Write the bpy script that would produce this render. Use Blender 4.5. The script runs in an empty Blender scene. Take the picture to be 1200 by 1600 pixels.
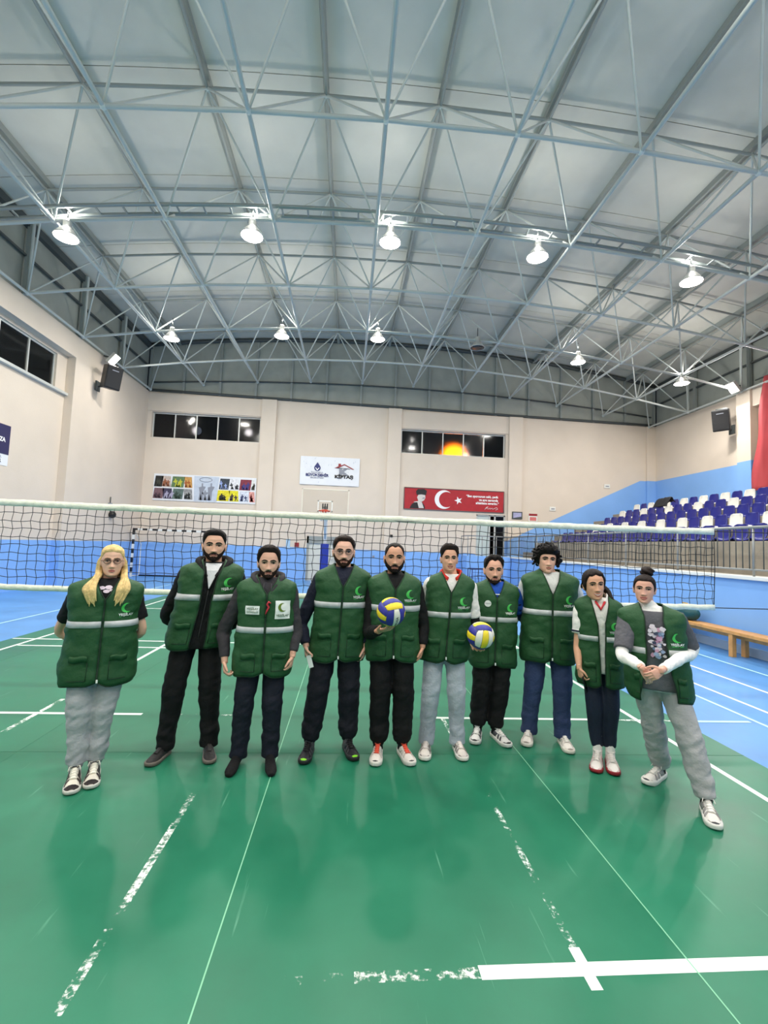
import bpy, bmesh, math, random
import numpy as np
from mathutils import Vector, Matrix, Quaternion, noise
random.seed(7)
S = bpy.context.scene
C = S.collection
PI = math.pi
# ---------------------------------------------------------------- camera, world, exposure
CAM = Vector((0, 0, 1.75)); YAW, PITCH, ROLL, FPX = .0736, .0711, .0382, 729.5
fw = Vector((math.sin(YAW)*math.cos(PITCH), math.cos(YAW)*math.cos(PITCH), math.sin(PITCH)))
r0 = Vector((math.cos(YAW), -math.sin(YAW), 0)); u0 = r0.cross(fw)
rt = r0*math.cos(ROLL) + u0*math.sin(ROLL); up = u0*math.cos(ROLL) - r0*math.sin(ROLL)
cd = bpy.data.cameras.new('camera'); cam = bpy.data.objects.new('camera', cd); C.objects.link(cam)
cam.matrix_world = Matrix(((rt.x, up.x, -fw.x, CAM.x), (rt.y, up.y, -fw.y, CAM.y), (rt.z, up.z, -fw.z, CAM.z), (0, 0, 0, 1)))
cd.sensor_fit = 'VERTICAL'; cd.sensor_height = 32; cd.lens = FPX/1600*32; cd.clip_start = .05; cd.clip_end = 200
S.camera = cam
w = bpy.data.worlds.new('night'); S.world = w; w.use_nodes = True
w.node_tree.nodes['Background'].inputs[0].default_value = (.02, .03, .06, 1)
w.node_tree.nodes['Background'].inputs[1].default_value = .15
S.view_settings.view_transform = 'Standard'; S.view_settings.look = 'None'
S.view_settings.gamma = 1; S.view_settings.use_curve_mapping = False
S.view_settings.exposure = 0.0
LAMP_W = 150.0          # watts of each high bay lamp
ROOF_FILL = 62.0          # watts of the fill point added above each lamp to brighten the roof
LAMP_COL = (1, .965, .9)

# ---------------------------------------------------------------- helpers
def ray(px, py): return fw + rt*((px-600)/FPX) - up*((py-800)/FPX)
def onY(px, py, Y): d = ray(px, py); return CAM + d*(Y/d.y)
def onX(px, py, X): d = ray(px, py); return CAM + d*(X/d.x)
def onZ(px, py, Z=0.): d = ray(px, py); return CAM + d*((Z-CAM.z)/d.z)

def lin(c): return tuple(((x/255)/12.92 if x/255 <= .04045 else ((x/255+.055)/1.055)**2.4) for x in c)
def mat(name, col, rough=.6, metal=0., emit=0., spec=.5, var=0., vscale=6., bump=0., bscale=40., srgb=True, coat=0.):
    m = bpy.data.materials.new(name); m.use_nodes = True
    nt = m.node_tree; b = nt.nodes['Principled BSDF']
    c = lin(col) if srgb else col
    b.inputs['Base Color'].default_value = (*c, 1); b.inputs['Roughness'].default_value = rough
    b.inputs['Metallic'].default_value = metal; b.inputs['Specular IOR Level'].default_value = spec
    b.inputs['Coat Weight'].default_value = coat
    if emit: b.inputs['Emission Color'].default_value = (*c, 1); b.inputs['Emission Strength'].default_value = emit
    if var or bump:
        tc = nt.nodes.new('ShaderNodeTexCoord')
    if var:
        n = nt.nodes.new('ShaderNodeTexNoise'); n.inputs['Scale'].default_value = vscale; n.inputs['Detail'].default_value = 5
        nt.links.new(tc.outputs['Object'], n.inputs['Vector'])
        r = nt.nodes.new('ShaderNodeValToRGB'); r.color_ramp.elements[0].position = .3; r.color_ramp.elements[1].position = .7
        r.color_ramp.elements[0].color = (*[x*(1-var) for x in c], 1); r.color_ramp.elements[1].color = (*[min(1, x*(1+var)) for x in c], 1)
        nt.links.new(n.outputs['Fac'], r.inputs['Fac']); nt.links.new(r.outputs['Color'], b.inputs['Base Color'])
    if bump:
        n2 = nt.nodes.new('ShaderNodeTexNoise'); n2.inputs['Scale'].default_value = bscale; n2.inputs['Detail'].default_value = 4
        nt.links.new(tc.outputs['Object'], n2.inputs['Vector'])
        bp = nt.nodes.new('ShaderNodeBump'); bp.inputs['Strength'].default_value = bump; bp.inputs['Distance'].default_value = .02
        nt.links.new(n2.outputs['Fac'], bp.inputs['Height']); nt.links.new(bp.outputs['Normal'], b.inputs['Normal'])
    return m

def setp(o, label=None, cat=None, group=None, kind=None):
    if label: o['label'] = label
    if cat: o['category'] = cat
    if group: o['group'] = group
    if kind: o['kind'] = kind
    return o
def empty(name, loc, label=None, cat=None, group=None, rz=0):
    o = bpy.data.objects.new(name, None); C.objects.link(o); o.location = loc; o.rotation_euler.z = rz
    o.empty_display_size = .1
    return setp(o, label, cat, group)
def link(name, me, parent=None, m=None, **k):
    o = bpy.data.objects.new(name, me); C.objects.link(o)
    if m is not None and len(me.materials) == 0: me.materials.append(m)
    if parent: o.parent = parent
    return setp(o, **k)
def mesh(name, vs, fs, m=None, smooth=False):
    me = bpy.data.meshes.new(name); me.from_pydata([tuple(v) for v in vs], [], fs); me.update()
    if smooth: me.polygons.foreach_set('use_smooth', [True]*len(me.polygons))
    if m: me.materials.append(m)
    return me

class MB:
    """collects simple shapes into one mesh"""
    def __init__(s): s.v = []; s.f = []; s.mi = []; s.sm = []; s.mats = []
    def _m(s, m):
        if m is None: return 0
        if m not in s.mats: s.mats.append(m)
        return s.mats.index(m)
    def add(s, vs, fs, m=None, smooth=False):
        o = len(s.v); s.v += [tuple(v) for v in vs]; k = s._m(m)
        for f in fs: s.f.append([i+o for i in f]); s.mi.append(k); s.sm.append(smooth)
        return s
    def box(s, lo, hi, m=None, M=None):
        x0, y0, z0 = lo; x1, y1, z1 = hi
        vs = [Vector(p) for p in ((x0,y0,z0),(x1,y0,z0),(x1,y1,z0),(x0,y1,z0),(x0,y0,z1),(x1,y0,z1),(x1,y1,z1),(x0,y1,z1))]
        if M: vs = [M @ v for v in vs]
        return s.add(vs, [(0,3,2,1),(4,5,6,7),(0,1,5,4),(1,2,6,5),(2,3,7,6),(3,0,4,7)], m)
    def cbox(s, lo, hi, c=.01, m=None, M=None):
        """box with chamfered vertical and horizontal edges"""
        bm = bmesh.new(); bmesh.ops.create_cube(bm, size=1)
        for v in bm.verts:
            v.co = Vector([lo[i] + (v.co[i]+.5)*(hi[i]-lo[i]) for i in range(3)])
        bmesh.ops.bevel(bm, geom=bm.edges[:], offset=c, segments=2, affect='EDGES', profile=.5)
        bm.verts.index_update()
        vs = [v.co.copy() for v in bm.verts]
        if M: vs = [M @ v for v in vs]
        fs = [[v.index for v in f.verts] for f in bm.faces]; bm.free()
        return s.add(vs, fs, m)
    def tube(s, pts, rad, n=10, m=None, cap=True, smooth=True, closed=False):
        pts = [Vector(p) for p in pts]
        if not hasattr(rad, '__len__'): rad = [rad]*len(pts)
        vs, fs = tube_geo(pts, rad, n, cap, closed)
        return s.add(vs, fs, m, smooth)
    def lathe(s, prof, n=20, m=None, M=None, smooth=True):
        vs = []; fs = []
        for r, z in prof:
            for k in range(n):
                a = 2*PI*k/n; vs.append(Vector((r*math.cos(a), r*math.sin(a), z)))
        for i in range(len(prof)-1):
            for k in range(n):
                fs.append((i*n+k, i*n+(k+1) % n, (i+1)*n+(k+1) % n, (i+1)*n+k))
        if M: vs = [M @ v for v in vs]
        return s.add(vs, fs, m, smooth)
    def sphere(s, c, r, n=12, k=8, m=None):
        vs = []; fs = []
        if not hasattr(r, '__len__'): r = (r, r, r)
        for i in range(k+1):
            t = PI*i/k
            for j in range(n):
                a = 2*PI*j/n
                vs.append((c[0]+r[0]*math.sin(t)*math.cos(a), c[1]+r[1]*math.sin(t)*math.sin(a), c[2]+r[2]*math.cos(t)))
        for i in range(k):
            for j in range(n): fs.append((i*n+j, (i+1)*n+j, (i+1)*n+(j+1) % n, i*n+(j+1) % n))
        return s.add(vs, fs, m, True)
    def mesh(s, name):
        me = bpy.data.meshes.new(name); me.from_pydata(s.v, [], s.f)
        for m in s.mats: me.materials.append(m)
        me.polygons.foreach_set('material_index', s.mi); me.polygons.foreach_set('use_smooth', s.sm)
        me.update(); return me
    def build(s, name, m=None, parent=None, **k):
        me = s.mesh(name)
        if m and not s.mats: me.materials.append(m)
        return link(name, me, parent, None, **k)

def frame(d, hint=None):
    d = d.normalized(); h = Vector(hint) if hint is not None else (Vector((0, 0, 1)) if abs(d.z) < .9 else Vector((0, 1, 0)))
    a = h.cross(d).normalized(); b = d.cross(a).normalized()
    return a, b
def tube_geo(pts, rad, n=10, cap=True, closed=False, hint=None):
    """rad entries may be r or (ra, rb)"""
    N = len(pts); vs = []; fs = []; pa = None
    for i, p in enumerate(pts):
        if closed: d = pts[(i+1) % N]-pts[i-1]
        else: d = (pts[min(i+1, N-1)]-pts[max(i-1, 0)])
        if d.length < 1e-9: d = Vector((0, 0, 1))
        d.normalize()
        if pa is None: a, b = frame(d, hint)
        else:
            a = pa - d*pa.dot(d); a.normalize(); b = d.cross(a).normalized()
        pa = a
        ra, rb = rad[i] if hasattr(rad[i], '__len__') else (rad[i], rad[i])
        for k in range(n):
            t = 2*PI*k/n; vs.append(p + a*(ra*math.cos(t)) + b*(rb*math.sin(t)))
    M = N if closed else N-1
    for i in range(M):
        j = (i+1) % N
        for k in range(n): fs.append((i*n+k, i*n+(k+1) % n, j*n+(k+1) % n, j*n+k))
    if cap and not closed:
        fs.append(tuple(range(n))[::-1]); fs.append(tuple(range((N-1)*n, N*n)))
    return vs, fs

_txt = {}
def text_mesh(s, size=1., bold=0., align='CENTER', m=None, ext=0.):
    cu = bpy.data.curves.new('t', 'FONT'); cu.body = s; cu.size = size; cu.align_x = align; cu.align_y = 'CENTER'
    cu.offset = bold; cu.extrude = ext; cu.resolution_u = 3
    o = bpy.data.objects.new('t', cu); C.objects.link(o)
    dg = bpy.context.evaluated_depsgraph_get(); dg.update()
    me = bpy.data.meshes.new_from_object(o.evaluated_get(dg))
    bpy.data.objects.remove(o); bpy.data.curves.remove(cu)
    me.materials.clear()
    if m: me.materials.append(m)
    return me
def map_mesh(me, fn):
    n = len(me.vertices); a = np.empty(n*3); me.vertices.foreach_get('co', a); a = a.reshape(-1, 3)
    b = np.array([tuple(fn(Vector(p))) for p in a]).ravel()
    me.vertices.foreach_set('co', b); me.update(); return me
def poly_me(name, pts, m, d=None, fn=None):
    """flat polygon (x, z) list -> mesh; fn maps (u, v) to a 3D point"""
    bm = bmesh.new(); vs = [bm.verts.new((p[0], p[1], 0)) for p in pts]
    f = bm.faces.new(vs); bmesh.ops.triangulate(bm, faces=[f])
    me = bpy.data.meshes.new(name); bm.to_mesh(me); bm.free()
    if fn: map_mesh(me, lambda p: fn(p.x, p.y))
    me.materials.append(m); return me
def crescent_me(name, cx, cz, R, r, off, m, fn, ang=0., n=30):
    """strip between an outer circle R and an inner circle r shifted by off towards ang"""
    x = (off*off + R*R - r*r)/(2*off); a = math.acos(max(-1, min(1, x/R))); b = math.acos(max(-1, min(1, (x-off)/r))); vs = []; fs = []; ca, sa = math.cos(ang), math.sin(ang)
    for i in range(n+1):
        t = a+(2*PI-2*a)*i/n; u = b+(2*PI-2*b)*i/n
        for (px, pz) in ((R*math.cos(t), R*math.sin(t)), (off+r*math.cos(u), r*math.sin(u))): vs.append(fn(cx+px*ca-pz*sa, cz+px*sa+pz*ca))
    for i in range(n): fs.append((2*i, 2*i+2, 2*i+3, 2*i+1))
    return mesh(name, vs, fs, m)

# ---------------------------------------------------------------- materials
def wall_mat():
    m = bpy.data.materials.new('painted_wall'); m.use_nodes = True; nt = m.node_tree; b = nt.nodes['Principled BSDF']
    N = nt.nodes.new; L = nt.links.new
    g = N('ShaderNodeNewGeometry'); sp = N('ShaderNodeSeparateXYZ'); L(g.outputs['Position'], sp.inputs[0])
    def math_(op, a, c=None):
        n = N('ShaderNodeMath'); n.operation = op
        for i, x in enumerate((a, c)):
            if x is None: continue
            if isinstance(x, (int, float)): n.inputs[i].default_value = x
            else: L(x, n.inputs[i])
        return n.outputs[0]
    x, z = sp.outputs['X'], sp.outputs['Z']
    # painted dado: 1.5 m high, climbing with the stands to 5.42 m on the right
    rise = math_('ADD', math_('MULTIPLY', math_('SUBTRACT', x, 6.), .48), 1.43)
    lim = math_('MINIMUM', math_('MAXIMUM', rise, 1.5), 5.42)
    mask = math_('LESS_THAN', z, lim)
    nz = N('ShaderNodeTexNoise'); nz.inputs['Scale'].default_value = .8; nz.inputs['Detail'].default_value = 6
    L(g.outputs['Position'], nz.inputs['Vector'])
    def ramp(c, v):
        r = N('ShaderNodeValToRGB'); r.color_ramp.elements[0].position = .3; r.color_ramp.elements[1].position = .72
        r.color_ramp.elements[0].color = (*[k*(1-v) for k in c], 1); r.color_ramp.elements[1].color = (*[k*(1+v) for k in c], 1)
        L(nz.outputs['Fac'], r.inputs[0]); return r.outputs[0]
    mx = N('ShaderNodeMix'); mx.data_type = 'RGBA'; L(mask, mx.inputs[0])
    L(ramp(lin((222, 208, 192)), .04), mx.inputs[6]); L(ramp(lin((132, 180, 240)), .05), mx.inputs[7])
    L(mx.outputs[2], b.inputs['Base Color']); b.inputs['Roughness'].default_value = .55
    n2 = N('ShaderNodeTexNoise'); n2.inputs['Scale'].default_value = 30; L(g.outputs['Position'], n2.inputs['Vector'])
    bp = N('ShaderNodeBump'); bp.inputs['Strength'].default_value = .12; bp.inputs['Distance'].default_value = .02
    L(n2.outputs['Fac'], bp.inputs['Height']); L(bp.outputs['Normal'], b.inputs['Normal'])
    return m
def floor_mat(name, c, wear, rough=.32, seed=0.):
    """rubbed sheet flooring with pale scuffs"""
    m = bpy.data.materials.new(name); m.use_nodes = True; nt = m.node_tree; b = nt.nodes['Principled BSDF']
    N = nt.nodes.new; L = nt.links.new
    g = N('ShaderNodeNewGeometry'); mp = N('ShaderNodeMapping'); L(g.outputs['Position'], mp.inputs['Vector']); mp.inputs['Location'].default_value = (seed, seed*.7, 0)
    n = N('ShaderNodeTexNoise'); n.inputs['Scale'].default_value = 1.1; n.inputs['Detail'].default_value = 8; n.inputs['Roughness'].default_value = .6; L(mp.outputs[0], n.inputs['Vector'])
    r = N('ShaderNodeValToRGB'); r.color_ramp.elements[0].position = .32; r.color_ramp.elements[1].position = .7
    cc = lin(c); r.color_ramp.elements[0].color = (*[k*.86 for k in cc], 1); r.color_ramp.elements[1].color = (*[k*1.13+.006 for k in cc], 1)
    L(n.outputs['Fac'], r.inputs[0])
    # scuffs: stretched, rotated noise bands
    last = r.outputs[0]
    for k, (ang, sc, lo) in enumerate(((.5, (26, 1.3, 1), .70), (-.9, (30, 1.6, 1), .715), (1.45, (22, 1.1, 1), .72))):
        mp2 = N('ShaderNodeMapping'); L(g.outputs['Position'], mp2.inputs['Vector'])
        mp2.inputs['Rotation'].default_value = (0, 0, ang); mp2.inputs['Scale'].default_value = sc; mp2.inputs['Location'].default_value = (seed+k*3.1, k*1.7, 0)
        q = N('ShaderNodeTexNoise'); q.inputs['Scale'].default_value = 1.; q.inputs['Detail'].default_value = 3; L(mp2.outputs[0], q.inputs['Vector'])
        rr = N('ShaderNodeValToRGB'); rr.color_ramp.elements[0].position = lo; rr.color_ramp.elements[1].position = lo+.05
        rr.color_ramp.elements[1].color = (wear, wear, wear, 1); L(q.outputs['Fac'], rr.inputs[0])
        mx = N('ShaderNodeMix'); mx.data_type = 'RGBA'; L(rr.outputs[0], mx.inputs[0]); L(last, mx.inputs[6])
        mx.inputs[7].default_value = (*[min(1, k2*1.6+.12) for k2 in cc], 1); last = mx.outputs[2]
    L(last, b.inputs['Base Color'])
    rr = N('ShaderNodeMapRange'); rr.inputs['To Min'].default_value = rough-.06; rr.inputs['To Max'].default_value = rough+.14
    L(n.outputs['Fac'], rr.inputs['Value']); L(rr.outputs[0], b.inputs['Roughness'])
    n3 = N('ShaderNodeTexNoise'); n3.inputs['Scale'].default_value = 3.; L(g.outputs['Position'], n3.inputs['Vector'])
    bp = N('ShaderNodeBump'); bp.inputs['Strength'].default_value = .1; bp.inputs['Distance'].default_value = .02
    L(n3.outputs['Fac'], bp.inputs['Height']); L(bp.outputs['Normal'], b.inputs['Normal'])
    b.inputs['Specular IOR Level'].default_value = .33
    return m
def paint_mat(name, col, wear, scale=14.):
    """line paint, worn through where the noise is high"""
    m = bpy.data.materials.new(name); m.use_nodes = True; nt = m.node_tree; b = nt.nodes['Principled BSDF']; N = nt.nodes.new; L = nt.links.new
    b.inputs['Base Color'].default_value = (*lin(col), 1); b.inputs['Roughness'].default_value = .45
    if wear > 0:
        g = N('ShaderNodeNewGeometry'); n = N('ShaderNodeTexNoise'); n.inputs['Scale'].default_value = scale; n.inputs['Detail'].default_value = 6; n.inputs['Roughness'].default_value = .7
        L(g.outputs['Position'], n.inputs['Vector'])
        n2 = N('ShaderNodeTexNoise'); n2.inputs['Scale'].default_value = 2.3; L(g.outputs['Position'], n2.inputs['Vector'])
        ad = N('ShaderNodeMath'); ad.operation = 'ADD'; L(n.outputs['Fac'], ad.inputs[0]); L(n2.outputs['Fac'], ad.inputs[1])
        r = N('ShaderNodeMapRange'); r.inputs['From Min'].default_value = 1.0+wear*.22-.20; r.inputs['From Max'].default_value = 1.0+wear*.22-.06; L(ad.outputs[0], r.inputs['Value'])
        L(r.outputs[0], b.inputs['Alpha'])
    return m
M_wall = wall_mat()
M_green = [floor_mat('green_vinyl_a', (30, 113, 84), .5, .33, 0.), floor_mat('green_vinyl_b', (34, 117, 88), .5, .33, 5.)]
M_blue = floor_mat('blue_vinyl', (92, 149, 212), .25, .36, 2.)
M_line = paint_mat('line_paint', (236, 246, 240), 0); M_line_worn = paint_mat('worn_line_paint', (235, 248, 240), .8, 26)
M_line_gone = paint_mat('rubbed_line_paint', (228, 246, 236), 1.7, 24); M_line_dots = paint_mat('dotted_worn_paint', (232, 248, 240), 1.25, 30); M_seam = mat('floor_seam', (130, 196, 160), .5)
M_seam_dark = mat('floor_joint', (44, 112, 84), .6); M_cyan = paint_mat('pale_line_paint', (190, 236, 244), 0)
M_roof = mat('roof_sheet', (208, 208, 198), .55, var=.05, vscale=1.2, bump=.1, bscale=3)
M_clad = mat('grey_cladding', (160, 164, 156), .6, var=.1, vscale=1.5)
M_steel = mat('white_steel_pipe', (196, 202, 198), .45, var=.06, vscale=3)
M_purlin = mat('grey_purlin', (150, 156, 152), .5); M_node = mat('bright_steel_node', (214, 220, 216), .4)
M_dark = mat('dark_steel', (70, 76, 76), .5); M_tray = mat('cable_tray_steel', (150, 158, 156), .4, metal=.4)
M_white = mat('white_plastic', (232, 232, 226), .4); M_black = mat('black_plastic', (22, 22, 24), .45)
M_lampw = mat('lamp_housing', (205, 205, 200), .35, metal=.3); M_glow = mat('lamp_glass', (255, 250, 235), .4, emit=26.)
M_off = mat('unlit_lamp_glass', (40, 42, 46), .2)
M_alu = mat('aluminium_frame', (206, 208, 204), .35, metal=.2); M_conc = mat('concrete', (150, 142, 130), .8, var=.18, vscale=2.5, bump=.3, bscale=12)
M_bluepaint = mat('blue_wall_paint', (132, 180, 240), .5, var=.05, vscale=1.)
M_kerb = mat('pale_ledge', (228, 230, 228), .6)
M_seatb = mat('blue_seat_plastic', (30, 36, 128), .35); M_seatw = mat('white_seat_plastic', (232, 230, 222), .35)
M_red = mat('red_cloth', (186, 70, 76), .7, var=.06, vscale=2)
M_cord = mat('black_net_cord', (34, 36, 38), .8); M_tape = mat('white_net_tape', (232, 236, 218), .75, var=.1, vscale=14, bump=.3, bscale=60)
M_wood = mat('bench_wood', (206, 150, 84), .5, var=.15, vscale=9); M_glassdark = None
def pane_mat(name, tint, rough, trans):
    m = bpy.data.materials.new(name); m.use_nodes = True; nt = m.node_tree; nt.nodes.clear(); N = nt.nodes.new; L = nt.links.new
    o = N('ShaderNodeOutputMaterial'); g = N('ShaderNodeBsdfGlossy'); g.inputs['Roughness'].default_value = .08; g.inputs['Color'].default_value = (.9, .9, .9, 1)
    t = N('ShaderNodeBsdfRefraction') if rough else N('ShaderNodeBsdfTransparent')
    t.inputs['Color'].default_value = (*tint, 1)
    if rough: t.inputs['Roughness'].default_value = rough; t.inputs['IOR'].default_value = 1.25
    d = N('ShaderNodeBsdfDiffuse'); d.inputs['Color'].default_value = (.012, .013, .014, 1)
    m1 = N('ShaderNodeMixShader'); m1.inputs[0].default_value = trans; L(d.outputs[0], m1.inputs[1]); L(t.outputs[0], m1.inputs[2])
    fr = N('ShaderNodeFresnel'); fr.inputs['IOR'].default_value = 1.35
    m2 = N('ShaderNodeMixShader'); L(fr.outputs[0], m2.inputs[0]); L(m1.outputs[0], m2.inputs[1]); L(g.outputs[0], m2.inputs[2]); L(m2.outputs[0], o.inputs[0])
    return m
M_pane = pane_mat('dark_window_glass', (.35, .37, .4), 0, .6); M_frost = pane_mat('frosted_window_glass', (.95, .9, .85), .5, .9)
M_clear = pane_mat('clear_acrylic', (.96, .96, .95), 0, .985)

# ---------------------------------------------------------------- room shell
XL, XR, YB, YF = -9.5, 15.05, 22., -9.
ZL, ZR = 8.46, 8.17
def ztop(x): return ZL + (ZR-ZL)*(x-XL)/(XR-XL)
def roof_z(x): return 11.56 - .0068*(x-1.5)**2
def wall_grid(u0, u1, v0, v1, holes):
    us = sorted({u0, u1, *[h[0] for h in holes], *[h[1] for h in holes]}); vs = sorted({v0, v1, *[h[2] for h in holes], *[h[3] for h in holes]})
    out = []
    for i in range(len(us)-1):
        for j in range(len(vs)-1):
            cu, cv = (us[i]+us[i+1])/2, (vs[j]+vs[j+1])/2
            if any(h[0] < cu < h[1] and h[2] < cv < h[3] for h in holes): continue
            out.append((us[i], us[i+1], vs[j], vs[j+1]))
    return out
def struct(name, mb, m=None, parent=None, **k):
    o = mb.build(name, m, parent, **k)
    if parent is None: o['kind'] = 'structure'
    return o
# floor: blue sheet all over, green court sheets let into it
fl = struct('floor', MB().box((XL-.3, YF-.3, -.2), (XR+.3, YB+.3, 0)), M_blue)
gx = [-5.42, -4.6, -2.55, -.5, 1.55, 3.6]; gy = [-8.5, -1.2, 4.05, 9.3, 14.55]
for i in range(5):
    for j in range(4):
        MB().box((gx[i]+.0015, gy[j]+.0015, -.01), (gx[i+1]-.0015, gy[j+1]-.0015, .0015)).build('floor_sheet', M_green[(i+j) % 2], fl)
_lz = [0]
def line(x0, y0, x1, y1, wd=.05, m=None, z=None, th=.0004):
    _lz[0] += 1; z = z or .0020+.00002*_lz[0]
    m = m or M_line
    a = Vector((x0, y0, 0)); b = Vector((x1, y1, 0)); d = (b-a).normalized(); n = Vector((-d.y, d.x, 0))*wd/2
    MB().add([a-n+Vector((0,0,z-th)), b-n+Vector((0,0,z-th)), b+n+Vector((0,0,z-th)), a+n+Vector((0,0,z-th)), a-n+Vector((0,0,z)), b-n+Vector((0,0,z)), b+n+Vector((0,0,z)), a+n+Vector((0,0,z))],
        [(4,5,6,7),(0,1,5,4),(1,2,6,5),(2,3,7,6),(3,0,4,7)]).build('court_line', m, fl)
# lengthways lines
line(-.985, 1.9, -.985, 3.42, .042, M_line_worn); line(-.985, 3.42, -.985, 4.9, .04, M_line_gone)
line(1.075, 2.12, 1.075, 3.42, .036, M_line_dots); line(1.075, 1.93, 1.075, 2.13, .05); line(1.05, 4.40, 1.04, 4.9, .04, M_line_worn)
line(3.135, 1.0, 3.135, 14.4, .05); line(-5.04, 6.5, -5.04, 14.4, .05); line(-2.93, 4.2, -2.93, 5.3, .045, M_line_worn); line(-2.9, 6.8, -2.9, 8.2, .05)
line(-6.5, 6.0, -6.5, 18, .045, M_cyan); line(6.42, 3.5, 6.42, 18, .05, M_cyan); line(5.6, 3.5, 5.6, 18, .05); line(4.88, 3., 4.88, 18, .045, M_line); line(4.48, 3., 4.48, 18, .04, M_cyan)
# crossways lines
line(.62, 2.022, 2.6, 2.03, .066, M_line); line(.10, 2.016, .64, 2.022, .052, M_line_worn); line(-.35, 2.012, .12, 2.016, .046, M_line_gone)
line(-3.4, 4.89, -1.95, 4.89, .05); line(-1.95, 4.89, -.9, 4.89, .04, M_line_gone); line(.86, 4.88, 2.6, 4.88, .05); line(2.6, 4.87, 3.6, 4.87, .04, M_line_worn); line(3.6, 4.86, 4.4, 4.86, .05, M_cyan)
line(-5.4, 8.2, 3.1, 8.3, .05); line(-5.0, 7.72, -2.7, 7.76, .05); line(-5.42, 11.9, 3.6, 11.9, .05)
for x in (-.5, 1.55): line(x, -2, x, 14.5, .0065, M_seam, .0024)
for x in (-4.6, -2.55): line(x, -2, x, 14.5, .004, M_seam_dark, .0024)
for y in (4.05,): line(-5.4, y, 3.6, y, .005, M_seam_dark, .0024)
# back wall with two window openings, piers, and cladding above it
W1 = (-9.30, -4.36, 6.32, 7.52); W2 = (2.32, 7.44, 6.20, 7.36); DR = (-1.93, -.52, 0, 2.05); DO = (6.08, 7.5, 1.43, 3.40)
mb = MB()
for (a, b, c, d) in wall_grid(XL-.3, XR+.3, 0, 8.17, [W1, W2, DR, DO]): mb.box((a, YB, c), (b, YB+.3, d))
mb.add([(XL-.3, YB, 8.17), (XR+.3, YB, 8.17), (XL-.3, YB, ZL), (XL-.3, YB+.3, 8.17), (XR+.3, YB+.3, 8.17), (XL-.3, YB+.3, ZL)], [(0, 1, 2), (3, 5, 4), (1, 4, 5, 2), (0, 2, 5, 3)])
wb = struct('wall_back', mb, M_wall)
for x0, x1 in ((-4.30, -3.62), (1.66, 2.30), (7.58, 8.24)):
    MB().box((x0, YB-.16, 0), (x1, YB, ztop(x1)-.02)).build('pier', M_wall, wb)
MB().box((XR-.45, YB-.12, 0), (XR, YB, ZR-.02)).build('pier', M_wall, wb)
mb = MB()
for x0, x1 in ((XL, -4.3), (2.3, 7.58)): mb.box((x0, YB-.05, 7.56 if x0 < 0 else 7.4), (x1, YB, ztop(x1)-.03))
mb.build('lintel', M_wall, wb)
gxs = [XL-.1 + k*(XR-XL+.2)/15 for k in range(16)]
for k in range(15):
    a, b = gxs[k]+.012, gxs[k+1]-.012; y0, y1 = YB+.02, YB+.09
    MB().add([(a, y0, ztop(a)), (b, y0, ztop(b)), (b, y0, roof_z(b)-.02), (a, y0, roof_z(a)-.02), (a, y1, ztop(a)), (b, y1, ztop(b)), (b, y1, roof_z(b)-.02), (a, y1, roof_z(a)-.02)],
        [(0,1,2,3),(7,6,5,4),(0,4,5,1),(1,5,6,2),(2,6,7,3),(3,7,4,0)]).build('gable_panel', M_clad, wb)
for k in range(1, 15):
    x = gxs[k]; MB().box((x-.05, YB-.08, ztop(x)), (x+.05, YB+.02, roof_z(x)-.05)).build('gable_post', M_purlin, wb)
mb = MB(); P = [Vector((x, YB-.06, ztop(x)+.06)) for x in np.linspace(XL, XR, 12)]
mb.tube(P, .06, 8); mb.tube([Vector((x, YB-.06, 9.35-.004*(x-1.5)**2)) for x in np.linspace(XL+.2, XR-.2, 20)], .035, 6)
mb.build('gable_rail', M_dark, wb)
mb = MB(); mb.tube([Vector((x, YB-.1, roof_z(x)-.1)) for x in np.linspace(XL, XR, 30)], .09, 8); mb.build('gable_arch', M_dark, wb)
# left wall: window bay set back, flush stretch beyond it
YC = 16.25
WL = (YF+1.5, 15.72, 6.45, 7.62)
mb = MB(); mb.box((XL-.35, YC, 0), (XL, YB+.3, ZL)); mb.box((XL-.35, YF-.3, 7.72), (XL, YC, ZL))
for (a, b, c, d) in wall_grid(YF-.3, YC, 0, 7.72, [(7.2, 15.72, 6.45, 7.62)]): mb.box((XL-.6, a, c), (XL-.28, b, d))
wl = struct('wall_left', mb, M_wall)
MB().box((XL-.3, 7.1, 6.38), (XL-.16, YC, 6.46)).build('window_sill', M_alu, wl)
# right wall
mb = MB(); mb.box((XR, YF-.3, 0), (XR+.3, YB+.3, ZR)); wr = struct('wall_right', mb, M_wall)
for y in (16.04, 8.2, .2): MB().box((XR-.32, y, 0), (XR, y+.62, ZR-.02)).build('pier', M_wall, wr)
MB().box((XR-.22, YF, 7.45), (XR, 16.04, ZR-.02)).build('wall_beam', M_wall, wr)
mb = MB(); mb.box((XL-.6, YF-.3, 0), (XR+.3, YF, roof_z(1.5))); struct('wall_front', mb, M_wall)
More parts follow.
